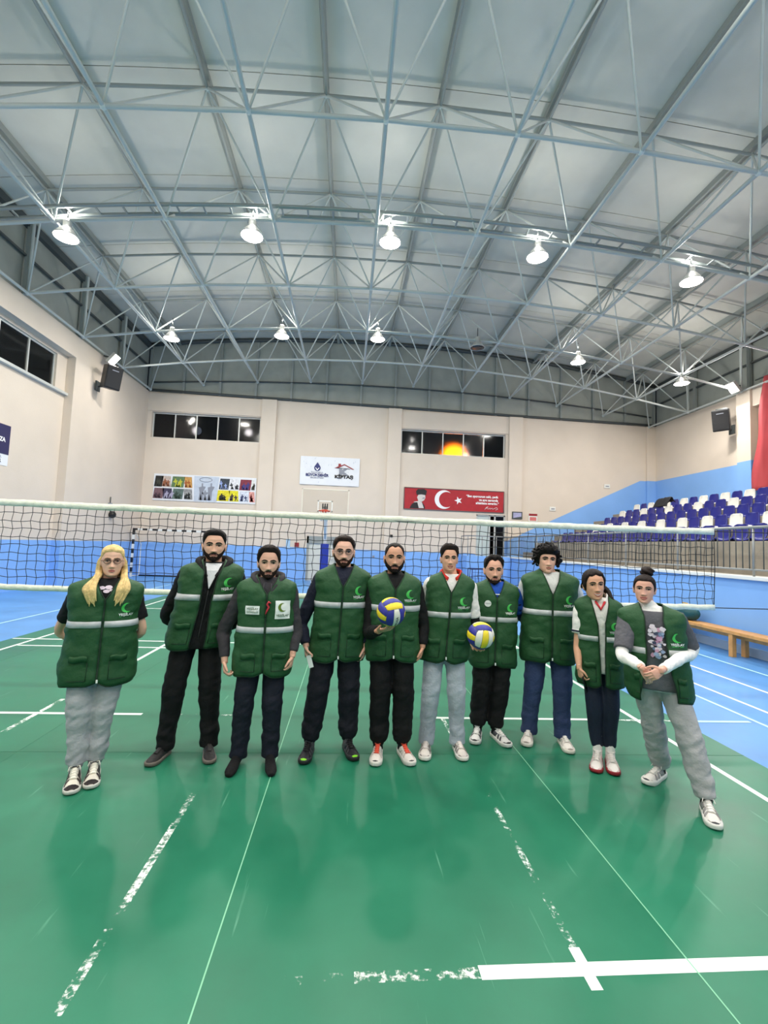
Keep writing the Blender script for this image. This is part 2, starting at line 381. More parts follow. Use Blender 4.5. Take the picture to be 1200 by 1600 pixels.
# cladding between side walls and roof
BY = [22.0-2.81*k for k in range(12)]
for side, x, zt, par in ((-1, XL, ZL, wl), (1, XR, ZR, wr)):
    xe = x + side*.12
    for k in range(11):
        y1, y0 = BY[k]-.012, BY[k+1]+.012
        MB().box((min(xe, xe+side*.07), y0, zt), (max(xe, xe+side*.07), y1, roof_z(x)-.02)).build('clerestory_panel', M_clad, par)
    for k in range(12):
        MB().box((xe-side*.14-.05, BY[k]-.06, zt), (xe-side*.14+.05, BY[k]+.06, roof_z(x)-.05)).build('clerestory_post', M_purlin, par)
    mb = MB(); mb.box((xe-.16, YF, roof_z(x)-.28), (xe+.16, YB, roof_z(x)-.06)); mb.box((xe-side*.1-.04, YF, zt+(roof_z(x)-zt)*.5-.03), (xe-side*.1+.04, YB, zt+(roof_z(x)-zt)*.5+.03))
    mb.build('eaves_beam', M_dark, par)
# arched roof of sheets between purlins
NX = [-9.4, -7.04, -4.57, -2.1, .35, 2.8, 5.2, 7.57, 9.94, 12.32, 14.7]
UX = [(NX[i]+NX[i+1])/2 for i in range(10)]
px_ = [XL-.5] + UX + [XR+.5]
mb = MB(); xs = np.linspace(XL-.6, XR+.6, 41)
for a, b in zip(xs[:-1], xs[1:]):
    za, zb = roof_z(a)+.1, roof_z(b)+.1
    mb.add([(a, YF-.3, za), (b, YF-.3, zb), (b, YB+.3, zb), (a, YB+.3, za), (a, YF-.3, za+.1), (b, YF-.3, zb+.1), (b, YB+.3, zb+.1), (a, YB+.3, za+.1)], [(0,3,2,1),(4,5,6,7)])
ce = struct('ceiling', mb, M_clad)
for i in range(11):
    for j in range(11):
        y1, y0 = BY[j]-.01+1.3, BY[j+1]+.01+1.3
        if j == 0: y1 = YB+.05
        a0, a1 = px_[i]+.01, px_[i+1]-.01; v = []; f = []
        for k in range(5):
            x = a0+(a1-a0)*k/4; z = roof_z(x)
            v += [(x, y0, z), (x, y1, z), (x, y0, z+.05), (x, y1, z+.05)]
        for k in range(4):
            o = 4*k; f += [(o, o+1, o+5, o+4), (o+2, o+6, o+7, o+3), (o, o+4, o+6, o+2), (o+1, o+3, o+7, o+5)]
        f += [(0, 2, 3, 1), (16, 17, 19, 18)]
        MB().add(v, f).build('roof_panel', M_roof, ce)
for x in UX:
    z = roof_z(x); MB().box((x-.035, YF, z-.17), (x+.035, YB, z-.005)).box((x-.06, YF, z-.19), (x+.06, YB, z-.17)).build('purlin', M_purlin, ce)

# ---------------------------------------------------------------- space frame under the roof
def zlow(x): return 9.46 - .0078*(x-1.6)**2
def zupp(x): return roof_z(x) - .30
cyl = MB().tube([(0, 0, 0), (0, 0, 1)], 1., 8).mesh('strut'); cyl.materials.append(M_steel)
cyl2 = MB().tube([(0, 0, 0), (0, 0, 1)], 1., 6).mesh('thin_strut'); cyl2.materials.append(M_steel)
cyl3 = MB().tube([(0, 0, 0), (0, 0, 1)], 1., 6).mesh('upper_strut'); cyl3.materials.append(M_purlin)
ball = MB().sphere((0, 0, 0), 1., 10, 6).mesh('node'); ball.materials.append(M_node)
sf = empty('space_frame', (0, 8, 9.4), 'grey steel pipe space frame arching across the hall under the roof', 'roof truss')
def strut(name, a, b, r, me):
    o = link(name, me, sf); d = b-a
    o.matrix_local = Matrix.Translation(a-sf.location) @ d.to_track_quat('Z', 'Y').to_matrix().to_4x4() @ Matrix.Diagonal((r, r, d.length, 1))
LY = [22.0-.12] + [22.0-2.81*k for k in range(1, 7)]
UY = [(LY[k]+LY[k+1])/2 for k in range(6)]
lowp = [[Vector((x, y, zlow(x))) for x in NX] for y in LY]
uppp = [[Vector((x, y, zupp(x))) for x in UX] for y in UY]
for j in range(7):
    for i in range(11):
        if i < 10 and j > 0: strut('lower_chord', lowp[j][i], lowp[j][i+1], .043, cyl)
        if j < 6: strut('lower_chord', lowp[j][i], lowp[j+1][i], .043, cyl)
        o = link('node_ball', ball, sf); o.location = lowp[j][i]-sf.location; o.scale = (.065,)*3
for j in range(6):
    for i in range(10):
        if i < 9: strut('upper_chord', uppp[j][i], uppp[j][i+1], .038, cyl3)
        if j < 5: strut('upper_chord', uppp[j][i], uppp[j+1][i], .038, cyl3)
        o = link('node_ball', ball, sf); o.location = uppp[j][i]-sf.location; o.scale = (.055,)*3
        for (dj, di) in ((0, 0), (0, 1), (1, 0), (1, 1)): strut('diagonal_brace', uppp[j][i], lowp[j+dj][i+di], .026, cyl2)
for j in range(1, 7):
    for i in (0, 10):
        p = lowp[j][i]; q = Vector((p.x, p.y, roof_z(p.x)-.1)); strut('edge_post', Vector((p.x, p.y, ZL if i == 0 else ZR)), q, .045, cyl)
# cable tray riding on the frame
ct = empty('cable_tray', (0, LY[4], 9.4), 'long grey cable tray running across the roof frame above the nearer lamps', 'cable tray')
tx = np.linspace(-9.3, 14.6, 26)
for dy in (-.16, .16):
    MB().tube([Vector((x, dy, zlow(x)+.22-9.4)) for x in tx], (.045), 6).build('tray_rail', M_tray, ct)
for k in range(40):
    x = -9.1 + k*.6; MB().box((x-.02, -.16, zlow(x)+.20-9.4), (x+.02, .16, zlow(x)+.23-9.4)).build('tray_rung', M_tray, ct)

# ---------------------------------------------------------------- lamps
def lamp_mesh():
    h = MB(); h.lathe([(.03, .42), (.07, .41), (.09, .36), (.09, .24), (.13, .20), (.26, .02), (.275, 0), (.26, -.005), (.25, 0), (.12, .17), (0, .18)], 24)
    g = MB().lathe([(0, .012), (.15, .005), (.25, .004), (.252, .0), (.15, -.018), (0, -.025)], 24)
    r = MB().tube([(0, 0, .4), (0, 0, .75)], .015, 8)
    return h.mesh('housing'), g.mesh('diffuser'), r.mesh('stem')
hm, gm, rm = lamp_mesh(); hm.materials.append(M_lampw); rm.materials.append(M_dark); gm_off = gm.copy(); gm.materials.append(M_glow); gm_off.materials.append(M_off)
ord_ = ['first', 'second', 'third', 'fourth', 'fifth', 'sixth']
def lamp(x, y, z, label, lit=True, power=None, group='round high bay lamps'):
    e = empty('high_bay_lamp', (x, y, z), label, 'lamp', group)
    link('housing', hm, e); link('diffuser', gm if lit else gm_off, e); link('stem', rm, e)
    if lit:
        ld = bpy.data.lights.new('lamp_light', 'AREA'); ld.shape = 'DISK'; ld.size = .5; ld.energy = power or LAMP_W; ld.color = LAMP_COL
        lo = bpy.data.objects.new('lamp_light', ld); C.objects.link(lo); lo.parent = e; lo.location = (0, 0, -.04)
        ld = bpy.data.lights.new('roof_fill_light', 'POINT'); ld.shadow_soft_size = .12; ld.energy = ROOF_FILL*(power or LAMP_W)/LAMP_W; ld.color = LAMP_COL
        lo = bpy.data.objects.new('roof_fill_light', ld); C.objects.link(lo); lo.parent = e; lo.location = (0, 0, .62)  # added fill light above the closed housing, no part of the fixture
    return e
for k, x in enumerate((-6.74, -2.58, .69, 4.35, 8.36)):
    lamp(x, 10.76, zlow(x)-.42, 'lit round lamp under the cable tray, %s from the left in the nearer lamp row' % ord_[k])
for k, x in enumerate((-6.46, -2.68, .74, 4.41, 8.24, 12.3)):
    lamp(x, 16.38, zlow(x)-.30, ('unlit dark round lamp in the farther lamp row' if k == 3 else 'lit round lamp of the farther row, %s from the left' % ord_[k]), k != 3)
for k, (y, xs_) in enumerate(((4.85, (-6.7, -2.6, .7, 4.4, 8.3)), (-.48, (-6.7, -2.6, .7, 4.4, 8.3)), (-6.1, (-6.7, .7, 8.3)))):
    for q, x in enumerate(xs_):
        lamp(x, y, zlow(x)-.42, 'lit round lamp overhead, %s from the left in the %s row' % (ord_[q], ('first hidden', 'second hidden', 'last hidden')[k]), True, LAMP_W*.85)
# floodlights on the side walls
def flood(x, y, z, side, label, power):
    e = empty('floodlight', (x, y, z), label, 'lamp', 'wall floodlights')
    R = Matrix.Rotation(side*.9, 4, 'Y')
    MB().cbox((-.22, -.2, -.05), (.22, .2, .07), .02, None, R).build('housing', M_lampw, e)
    MB().box((-.19, -.17, -.062), (.19, .17, -.05), None, R).build('diffuser', M_glow, e)
    MB().tube([(0, 0, .05), (side*.35, 0, .1)], .025, 8).build('bracket', M_dark, e)
    ld = bpy.data.lights.new('lamp_light', 'AREA'); ld.shape = 'RECTANGLE'; ld.size = .38; ld.size_y = .34; ld.energy = power; ld.color = LAMP_COL
    lo = bpy.data.objects.new('lamp_light', ld); C.objects.link(lo); lo.parent = e; lo.matrix_local = R @ Matrix.Translation((0, 0, -.08))
flood(-9.1, 17.85, 8.34, -1, 'lit floodlight on the left wall above the black loudspeaker', 70)
flood(14.35, 16.35, 8.25, 1, 'glaring floodlight on the pier of the right wall', 260)
# ---------------------------------------------------------------- windows and doors
def window_row(name, M, wd, ht, n, mats, par):
    """n panes in an aluminium frame; M maps (u, depth, v)"""
    mb = MB(); t = .05
    for v0, v1 in ((0, t), (ht-t, ht)): mb.box((0, 0, v0), (wd, .07, v1), None, M)
    for k in range(n+1):
        u = k*(wd-t)/n; mb.box((u, -.005, 0), (u+t, .075, ht), None, M)
    o = mb.build('window_frame' if par else name, M_alu, par)
    if not par: o['kind'] = 'structure'
    for k in range(n):
        u = k*(wd-t)/n; MB().box((u+t, .03, t), (u+(wd-t)/n, .038, ht-t), None, M).build('pane', mats[k], o)
    return o
window_row('window_1', Matrix.Translation((W1[0], YB+.16, W1[2])), W1[1]-W1[0], W1[3]-W1[2], 5, [M_pane, M_frost, M_pane, M_frost, M_frost], None)
window_row('window_2', Matrix.Translation((W2[0], YB+.16, W2[2])), W2[1]-W2[0], W2[3]-W2[2], 5, [M_pane, M_frost, M_frost, M_frost, M_pane], None)
window_row('window_3', Matrix.Translation((XL-.42, 15.72, 6.45)) @ Matrix.Rotation(-PI/2, 4, 'Z'), 8.52, 1.17, 7, [M_pane]*7, None)
# orange street lamp behind frosted panes; pale globes stand in for lamp reflections
M_orange = mat('orange_lamp_glass', (255, 128, 10), .4, emit=9); M_pale_refl = mat('pale_reflection_glow', (235, 240, 255), .4, emit=1.6)
def lamp_or_reflection(x, y, z, r, m, label):
    e = empty('lamp_or_reflection', (x, y, 0), label, 'street lamp')
    MB().lathe([(.09, 0), (.07, .4), (.05, z-r)], 10).build('pole', M_dark, e)
    MB().sphere((0, 0, z), r, 16, 12).build('glow_globe', m, e)
lamp_or_reflection(5.35, 24.0, 6.5, .62, M_orange, 'orange street lamp glowing behind the right window of the back wall')
lamp_or_reflection(-7.55, 23.0, 6.95, .2, M_pale_refl, 'pale globe standing in for a lamp reflection, behind the second pane of the left back window')
lamp_or_reflection(-5.1, 23.0, 7.0, .16, M_pale_refl, 'pale globe standing in for a lamp reflection, behind the last panes of the left back window')
# doors
M_door = mat('grey_white_door', (214, 216, 208), .5); M_gap = mat('door_frame_grey', (150, 156, 154), .5); M_room = mat('dark_room', (14, 14, 15), .9)
mb = MB(); mb.box((DR[0], YB, 0), (DR[0]+.09, YB+.12, 2.05)).box((DR[1]-.09, YB, 0), (DR[1], YB+.12, 2.05)).box((DR[0], YB, 1.72), (DR[1], YB+.12, 2.05))
d1 = mb.build('door_1', M_gap); d1['kind'] = 'structure'
MB().cbox((DR[0]+.09, YB+.06, 0), (DR[1]-.09, YB+.11, 1.72), .008).build('door_leaf', M_door, d1)
MB().tube([(DR[1]-.2, YB+.06, 1.0), (DR[1]-.2, YB+.0, 1.0), (DR[1]-.32, YB+.0, 1.0)], .015, 8).build('door_handle', M_alu, d1)
mb = MB(); t = .06
for x in (DO[0], 6.72, 6.98, DO[1]-t): mb.box((x, YB+.05, DO[2]), (x+t, YB+.15, DO[3]))
mb.box((DO[0], YB+.05, DO[3]-t), (DO[1], YB+.15, DO[3]))
d2 = mb.build('door_2', M_alu); d2['kind'] = 'structure'
M_milk = mat('milky_door_glass', (196, 206, 202), .25)
MB().box((DO[0]+t, YB+.09, DO[2]), (6.72, YB+.11, DO[3]-t)).build('pane', M_milk, d2)
MB().box((7.04, YB+.09, DO[2]), (DO[1]-t, YB+.11, DO[3]-t)).build('pane', M_pane, d2)
MB().box((DO[0], YB+1.3, 1.3), (DO[1], YB+1.4, 3.5)).box((DO[0]-.1, YB+.3, 1.3), (DO[0], YB+1.4, 3.5)).box((DO[1], YB+.3, 1.3), (DO[1]+.1, YB+1.4, 3.5)).box((DO[0], YB+.3, 1.33), (DO[1], YB+1.4, 1.43)).build('passage_wall', M_room, d2)

# ---------------------------------------------------------------- banners and signs
def P_back(x0, z0, y=YB-.03):
    return lambda u, v: Vector((x0+u, y, z0+v))
def sheet(name, par, fn, wd, ht, m, amp=.0, n=14, sag=0.):
    vs = []; fs = []
    for i in range(n+1):
        for j in range(7):
            u = wd*i/n; v = ht*j/6; p = fn(u, v); p = p + Vector((0, -amp*(math.sin(i*1.7+j*.6)+1)*.5, -sag*math.sin(PI*i/n))); vs.append(p)
    for i in range(n):
        for j in range(6): a = i*7+j; fs.append((a, a+7, a+8, a+1))
    return link(name, mesh(name, vs, fs, m, True), par)
def decal(name, pts, m, par, fn): return link(name, poly_me(name, pts, m, fn=fn), par)
def word(name, s, size, m, par, fn, u, v, bold=.0, align='CENTER', rot=0., sx=1.):
    me = text_mesh(s, size, bold, align, m); c, sn = math.cos(rot), math.sin(rot)
    map_mesh(me, lambda p: fn(u + p.x*sx*c - p.y*sn, v + p.x*sx*sn + p.y*c)); return link(name, me, par)
M_ban = mat('white_banner', (232, 234, 238), .5, var=.02, vscale=3); M_navy = mat('navy_print', (36, 44, 108), .5); M_ink = mat('black_print', (20, 20, 24), .5)
M_grey = mat('grey_print', (140, 144, 156), .5); M_redp = mat('red_print', (150, 40, 44), .5); M_flag = mat('flag_red', (176, 28, 40), .55, var=.1, vscale=4); M_wh = mat('white_print', (246, 244, 244), .5)
M_skinp = mat('pale_print', (214, 206, 200), .5)
# photo banner
e = empty('photo_banner', (-9.0, YB-.03, 3.4), 'long white banner of sixteen small sports photographs below the left back window', 'banner')
def fb(dy): return lambda u, v: Vector((u, -dy, v + .02))
BW, BH = 4.62, 1.22
sheet('banner_sheet', e, fb(0), BW, BH, M_ban)
pal = [((30,30,28),(60,60,50)), ((196,180,170),(150,90,60)), ((92,120,80),(190,190,60)), ((200,150,80),(170,90,40)), ((120,90,96),(70,50,60)), ((60,54,80),(170,165,190)), ((90,110,104),(50,70,60)), ((150,150,150),(30,40,40)),
       ((50,60,70),(150,170,220)), ((225,225,228),(40,44,50)), ((130,40,60),(60,50,120)), ((225,225,220),(60,60,50)), ((232,214,40),(40,40,30)), ((236,220,40),(60,50,50)), ((210,216,230),(50,60,100)), ((226,160,150),(120,40,40))]
cells = [(.08,.62,.30,.5),(.36,.62,.44,.5),(.84,.62,.5,.5),(1.36,.62,.38,.5),(.06,.08,.38,.48),(.42,.08,.46,.48),(.90,.08,.42,.48),(1.36,.08,.42,.48),
         (2.98,.62,.38,.5),(3.42,.62,.42,.5),(3.90,.62,.46,.5),(4.38,.62,.2,.5),(2.9,.08,.5,.5),(3.40,.08,.46,.5),(3.90,.08,.38,.48),(4.30,.08,.3,.48)]
for k, ((u, v, a, b), (c1, c2)) in enumerate(zip(cells, pal)):
    sl = .05*(1 if k % 2 else -1)
    o = decal('photograph', [(u+sl, v), (u+a, v), (u+a-sl, v+b), (u, v+b)], mat('photo_ground', c1, .5, var=.3, vscale=9), e, fb(.006))
    m2 = mat('photo_figure', c2, .5); q = random.Random(k)
    for t in range(2):
        cx = u+a*(.3+.4*t+q.uniform(-.1, .1)); h = b*q.uniform(.45, .75); y0 = v+b*.06; w_ = a*.13; ln = q.uniform(-.08, .08)
        pts = [(cx-w_*1.3, y0), (cx-w_*.6, y0), (cx, y0+h*.4), (cx+w_*.7, y0), (cx+w_*1.4, y0), (cx+w_*.8+ln, y0+h*.5), (cx+w_*1.7+ln, y0+h*.75), (cx+w_*.5+ln, y0+h*.8), (cx+w_*.45+ln, y0+h), (cx-w_*.35+ln, y0+h), (cx-w_*.4+ln, y0+h*.8), (cx-w_*1.6+ln, y0+h*.6), (cx-w_*.8, y0+h*.45)]
        decal('printed_figure', pts, m2, o, fb(.010))
M_sky = mat('pale_blue_print', (196, 206, 220), .5, var=.08, vscale=5)
o = decal('photograph', [(1.84, .03), (2.86, .03), (2.92, 1.18), (1.80, 1.18)], M_sky, e, fb(.006))
for cx, hh, ln in ((2.14, .78, .04), (2.52, .8, .06), (2.34, .46, -.02)):
    w_ = .075; y0 = .08
    decal('printed_figure', [(cx-w_*1.3, y0), (cx-w_*.6, y0), (cx, y0+hh*.4), (cx+w_*.7, y0), (cx+w_*1.4, y0), (cx+w_*.8+ln, y0+hh*.5), (cx+w_*2.2+ln, y0+hh*.8), (cx+w_*.5+ln, y0+hh*.82), (cx+w_*.45+ln, y0+hh), (cx-w_*.35+ln, y0+hh), (cx-w_*.4+ln, y0+hh*.8), (cx-w_*2+ln, y0+hh*.75), (cx-w_*.8, y0+hh*.45)], M_grey, o, fb(.010))
MB().tube([fb(.012)(2.33+.28*math.cos(t)*(1 if abs(math.cos(t)) > .3 else 1), 1.03+.10*math.sin(t)) for t in np.linspace(0, 2*PI, 28)[:-1]], .012, 6, closed=True).build('printed_ring', M_grey, o)
# municipal banner
e = empty('sponsor_banner', (-2.4, YB-.03, 4.44), 'white banner with two blue and grey logos above the basketball backboard', 'banner')
sheet('banner_sheet', e, fb(0), 2.78, 1.34, M_ban, .03)
q = mat('pale_crack', (200, 206, 218), .6); rr = random.Random(3)
for k in range(26):
    u, v = rr.uniform(.1, 2.65), rr.uniform(.06, 1.25); a = rr.uniform(.02, .08); decal('crease', [(u, v), (u+.02, v), (u+.035, v+a), (u+.015, v+a)], q, e, fb(.034))
F = fb(.036)
pts = [(.80+.15*math.cos(t), .80+.15*math.sin(t)) for t in np.linspace(-PI*1.18, PI*.18, 20)] + [(.86, .98), (.80, 1.07), (.74, .98)]
o = decal('tulip_emblem', pts, M_navy, e, F)
decal('emblem_mark', [(.79, .68), (.81, .68), (.90, .80), (.87, .82), (.80, .73), (.73, .82), (.70, .80)], M_wh, o, fb(.040))
word('lettering', 'İSTANBUL', .085, M_navy, e, F, .80, .585, 0, sx=1.45); word('lettering', 'BÜYÜKŞEHİR', .165, M_navy, e, F, .80, .455, .007, sx=1.05); word('lettering', 'BELEDİYESİ', .085, M_navy, e, F, .80, .33, 0, sx=1.4)
decal('house_logo_roof', [(1.58, .83), (2.06, 1.04), (2.54, .80), (2.44, .80), (2.06, .985), (1.76, .835)], M_redp, e, F); decal('house_logo_roof', [(1.78, .92), (1.90, .97), (1.90, 1.05), (1.78, 1.05)], M_redp, e, F)
decal('house_logo_base', [(1.66, .835), (2.36, .80), (2.30, .825), (1.80, .855)], M_ink, e, F)
word('lettering', 'K', .46, M_grey, e, fb(.035), 2.02, .64, .03, sx=1.35); word('lettering', 'KİPTAŞ', .2, M_ink, e, F, 2.06, .42, .012, sx=1.25)
# flag banner
e = empty('flag_banner', (2.55, YB-.03, 3.5), 'red flag banner with white crescent, star, portrait and quotation on the back wall', 'banner')
FW, FH = 4.85, 1.02
sheet('banner_sheet', e, fb(0), FW, FH, M_flag, .012)
mb = MB()
for p, q_ in (((0, 0), (FW, 0)), ((0, FH), (FW, FH)), ((0, 0), (0, FH)), ((FW, 0), (FW, FH))): mb.tube([fb(.01)(*p), fb(.01)(*q_)], .022, 6)
mb.build('banner_edge', mat('banner_edge_grey', (120, 96, 96), .5), e)
F = fb(.018)
link('crescent', crescent_me('crescent', 1.92, .52, .45, .37, .13, M_wh, F), e)
decal('star', [(2.62+(.20 if k % 2 == 0 else .08)*math.cos(PI+k*PI/5), .50+(.20 if k % 2 == 0 else .08)*math.sin(PI+k*PI/5)) for k in range(10)], M_wh, e, F)
o = decal('portrait', [(.27, .04), (1.02, .04), (.98, .20), (.88, .34), (.72, .40), (.56, .36), (.38, .24)], M_ink, e, F)
decal('portrait_shirt', [(.72, .06), (.96, .06), (.86, .34), (.70, .40), (.44, .34), (.52, .32), (.64, .33)], M_skinp, o, fb(.022))
decal('portrait_face', [(.68, .40), (.84, .36), (.96, .44), (1.02, .56), (1.0, .70), (.70, .72), (.62, .58)], M_skinp, o, fb(.022))
decal('portrait_shade', [(.86, .50), (.98, .52), (1.0, .58), (.90, .57)], M_grey, o, fb(.026))
decal('portrait_hat', [(.60, .68), (.56, .86), (.64, .96), (.94, .98), (1.08, .90), (1.04, .68), (.84, .72)], M_ink, o, fb(.026))
word('lettering', '“Ben sporcunun zeki, çevik', .155, M_wh, e, F, 4.56, .74, .006, 'RIGHT', sx=.92); word('lettering', 've aynı zamanda', .155, M_wh, e, F, 4.56, .575, .006, 'RIGHT', sx=.92); word('lettering', 'ahlaklısını severim.”', .155, M_wh, e, F, 4.60, .42, .006, 'RIGHT', sx=.92)
MB().tube([F(u, v) for u, v in ((3.92, .13), (4.0, .24), (4.08, .27), (3.99, .18), (4.10, .16), (4.18, .22), (4.16, .15), (4.28, .21), (4.30, .15), (4.42, .21), (4.50, .24), (4.56, .17), (4.44, .12))], .011, 6).build('signature', M_wh, e)
# banner on the left wall, cut by the frame
e = empty('wall_banner', (XL-.27, 13.95, 3.58), 'dark blue banner with white capital letters on the left wall', 'banner')
fl_ = lambda d: (lambda u, v: Vector((d, -4.2+u, v)))
sheet('banner_sheet', e, fl_(0.), 4.2, 1.15, M_ban)
decal('banner_field', [(0, .32), (4.2, .32), (4.2, 1.15), (0, 1.15)], mat('dark_blue_print', (38, 36, 84), .5), e, fl_(.006))
word('lettering', 'SPORCULARIMIZA', .165, M_wh, e, fl_(.012), 4.02, .72, .008, 'RIGHT', sx=1.0)
word('lettering', 'İSTANBUL', .09, M_navy, e, fl_(.012), 3.72, .235, 0); word('lettering', 'SPOR', .13, M_ink, e, fl_(.012), 3.72, .12, .006, sx=1.3)
# small signs
def plate(name, x, z, wd, ht, m, label, cat='sign', y=YB-.02):
    e = empty(name, (x, y, z), label, cat)
    MB().cbox((-wd/2, -.02, -ht/2), (wd/2, .02, ht/2), .006).build('plate', m, e); return e
def pf(u, v): return Vector((u, -.026, v))
for x, z, l in ((9.84, 3.83, 'small white wall sign with grey strokes, lower of two on the back wall'), (12.59, 5.07, 'small white wall sign with grey strokes, higher and nearer the corner')):
    e = plate('wall_sign', x, z, .3, .2, M_white, l); decal('printed_bar', [(-.08, -.03), (.09, -.03), (.09, .02), (-.08, .02)], M_grey, e, pf)
e = plate('warning_sign', 8.86, 3.36, .44, .40, M_white, 'small red and white notice beside the doors of the back wall'); decal('printed_bar', [(-.21, .08), (.21, .08), (.21, .19), (-.21, .19)], M_redp, e, pf); decal('printed_bar', [(-.16, -.15), (.16, -.15), (.16, .02), (-.16, .02)], mat('pink_print', (214, 120, 116), .5), e, pf)
e = plate('framed_picture', 8.02, 3.42, .5, .36, M_dark, 'small dark framed picture on the pier beside the doors', 'picture', YB-.18); decal('picture_print', [(-.2, -.13), (.2, -.05), (.2, .13), (-.2, .13)], mat('lilac_print', (170, 170, 205), .5, var=.2), e, pf)
e = plate('alarm_box', -2.38, 1.62, .2, .2, M_redp, 'small red alarm box beside the grey door', 'alarm'); MB().lathe([(0, -.05), (.05, -.05), (.055, -.02)], 12, None, Matrix.Rotation(PI/2, 4, 'X')).build('button', M_white, e)
plate('notice_sheet', -2.78, 1.66, .18, .42, mat('pale_blue_sheet', (170, 204, 232), .5), 'pale blue paper notice on the wall left of the alarm box', 'notice')
plate('wall_socket', 2.0, 2.2, .12, .12, M_black, 'small black socket box high on the central pier', 'socket', YB-.18)
plate('cable_outlet', 1.2, 1.2, .1, .1, M_grey, 'small grey outlet on the blue dado', 'socket')
e = empty('ball_pump', (XL+.1, 19.3, 2.55), 'black round ball hung on the left wall above the dado', 'ball')
MB().sphere((0, 0, 0), .14, 16, 10).build('bulb', M_black, e); MB().tube([(-.08, 0, .1), (-.1, 0, .35)], .03, 8).build('strap', M_dark, e)
e = empty('junction_box', (XL+.02, 19.2, 2.95), 'small grey junction box high on the left wall', 'box'); MB().cbox((-.02, -.1, -.06), (.06, .1, .06), .01).build('box_body', M_grey, e); MB().tube([(.02, 0, .05), (.02, 0, .3)], .02, 6).build('conduit', M_dark, e)

# ---------------------------------------------------------------- red curtain on the right wall
e = empty('red_curtain', (XR-.4, 15.6, 0), 'faded red cloth hung from the right wall beside the pier', 'curtain')
vs = []; fs = []; n, k = 60, 26
for i in range(n+1):
    for j in range(k+1):
        t = j/k; y = -.10 - (i/n)*4.6 + .30*(1-t); z = 4.25+(8.35-4.25)*t
        vs.append((-.10*math.sin(i*.9+.5*math.sin(j*.4))-.05*math.sin(i*2.3+j*.2)*(1-t) + .12, y*1. + (0.25*(1-t) if i == 0 else 0), z))
for i in range(n):
    for j in range(k): a = i*(k+1)+j; fs.append((a, a+1, a+k+2, a+k+1))
o = link('cloth', mesh('cloth', vs, fs, M_red, True), e)
md = o.modifiers.new('s', 'SOLIDIFY'); md.thickness = .01
MB().tube([(.1, .2, 8.36), (.1, -4.9, 8.36)], .03, 8).build('rail', M_dark, e)

# ---------------------------------------------------------------- loudspeakers
def speaker(x, y, z, side, label):
    e = empty('loudspeaker', (x, y, z), label, 'loudspeaker')
    R = Matrix.Rotation(side*-1.0, 4, 'Z') @ Matrix.Rotation(math.radians(12), 4, 'X')
    mb = MB(); bm_pts = [(-.30, -.22), (.30, -.22), (.20, .24), (-.20, .24)]
    vs = [Vector((p[0], p[1], zz)) for zz in (-.42, .42) for p in bm_pts]; mb.add([R @ v for v in vs], [(3,2,1,0), (4,5,6,7), (0,1,5,4), (1,2,6,5), (2,3,7,6), (3,0,4,7)])
    b = mb.build('cabinet', M_black, e); md = b.modifiers.new('b', 'BEVEL'); md.width = .03; md.segments = 2
    g = MB(); g.cbox((-.27, -.24, -.38), (.27, -.215, .38), .01, None, R); gr = g.build('grille', mat('speaker_grille', (30, 31, 34), .6, bump=.6, bscale=300), e)
    MB().box((-.12, -.245, .24), (.12, -.238, .27), None, R).build('badge_bar', M_grey, gr)
    MB().tube([R @ Vector((-.19, -.05, .43)), R @ Vector((.19, -.05, .43))], .025, 8).build('top_handle', M_dark, e)
    MB().tube([R @ Vector((0, .2, -.2)), Vector((side*.28, .12, -.32)), Vector((side*.52, .14, -.32))], .035, 8).cbox((side*.5-.03, .0, -.5), (side*.5+.03, .26, -.14), .008).build('wall_bracket', M_dark, e)
speaker(-8.94, 17.45, 7.50, -1, 'black loudspeaker bracketed to the left wall below a floodlight')
speaker(14.35, 16.88, 7.12, 1, 'black loudspeaker on a bracket beside the pier of the right wall')

# ---------------------------------------------------------------- grandstand and seats
SY0, SY1 = 4.0, 20.2
gs = empty('grandstand', (7.35, 12, 0), 'stepped concrete grandstand behind a blue wall on the right of the hall', 'grandstand')
def gpart(name, lo, hi, m, c=.012):
    return MB().cbox([lo[i]-gs.location[i] for i in range(3)], [hi[i]-gs.location[i] for i in range(3)], c, m).build(name, None, gs)
gpart('front_wall', (7.35, SY0, 0), (7.6, YB, 1.37), M_bluepaint); gpart('ledge', (7.28, SY0, 1.37), (7.66, YB, 1.44), M_kerb)
gpart('plinth_strip', (7.30, SY0, 0), (7.36, YB, .16), mat('pale_plinth', (170, 190, 210), .6)); gpart('walkway', (7.6, SY0, 1.2), (8.25, YB, 1.43), M_conc)
for k in range(5):
    gpart('step', (8.25+.9*k, SY0, 1.2), (XR-.02 if k == 4 else 9.16+.9*k, SY1, 2.12+.35*k), M_conc)
for k in range(4): gpart('stair', (8.25+.45*k, SY1, 1.2), (8.72+.45*k, 21.6, 1.68+.2*k), M_conc)
gpart('landing', (5.3, 20.6, 0), (7.35, YB, 1.43), M_bluepaint)
rl = empty('railing', (7.42, 12, 1.44), 'long grey metal railing along the front ledge of the grandstand', 'railing')
M_rail = mat('grey_railing', (150, 152, 152), .4, metal=.3)
for z, nm in ((.90, 'top_rail'), (.12, 'bottom_rail')):
    MB().tube([(0, SY0-12, z), (0, 21.9-12, z)], .028 if z > .5 else .018, 8).build(nm, M_rail, rl)
for k in range(10):
    y = SY0+.1+k*1.98-12; MB().tube([(0, y, 0), (0, y, .9)], .021, 8).build('post', M_rail, rl)
bar = MB().tube([(0, 0, .12), (0, 0, .9)], .010, 6).mesh('bar'); bar.materials.append(M_dark)
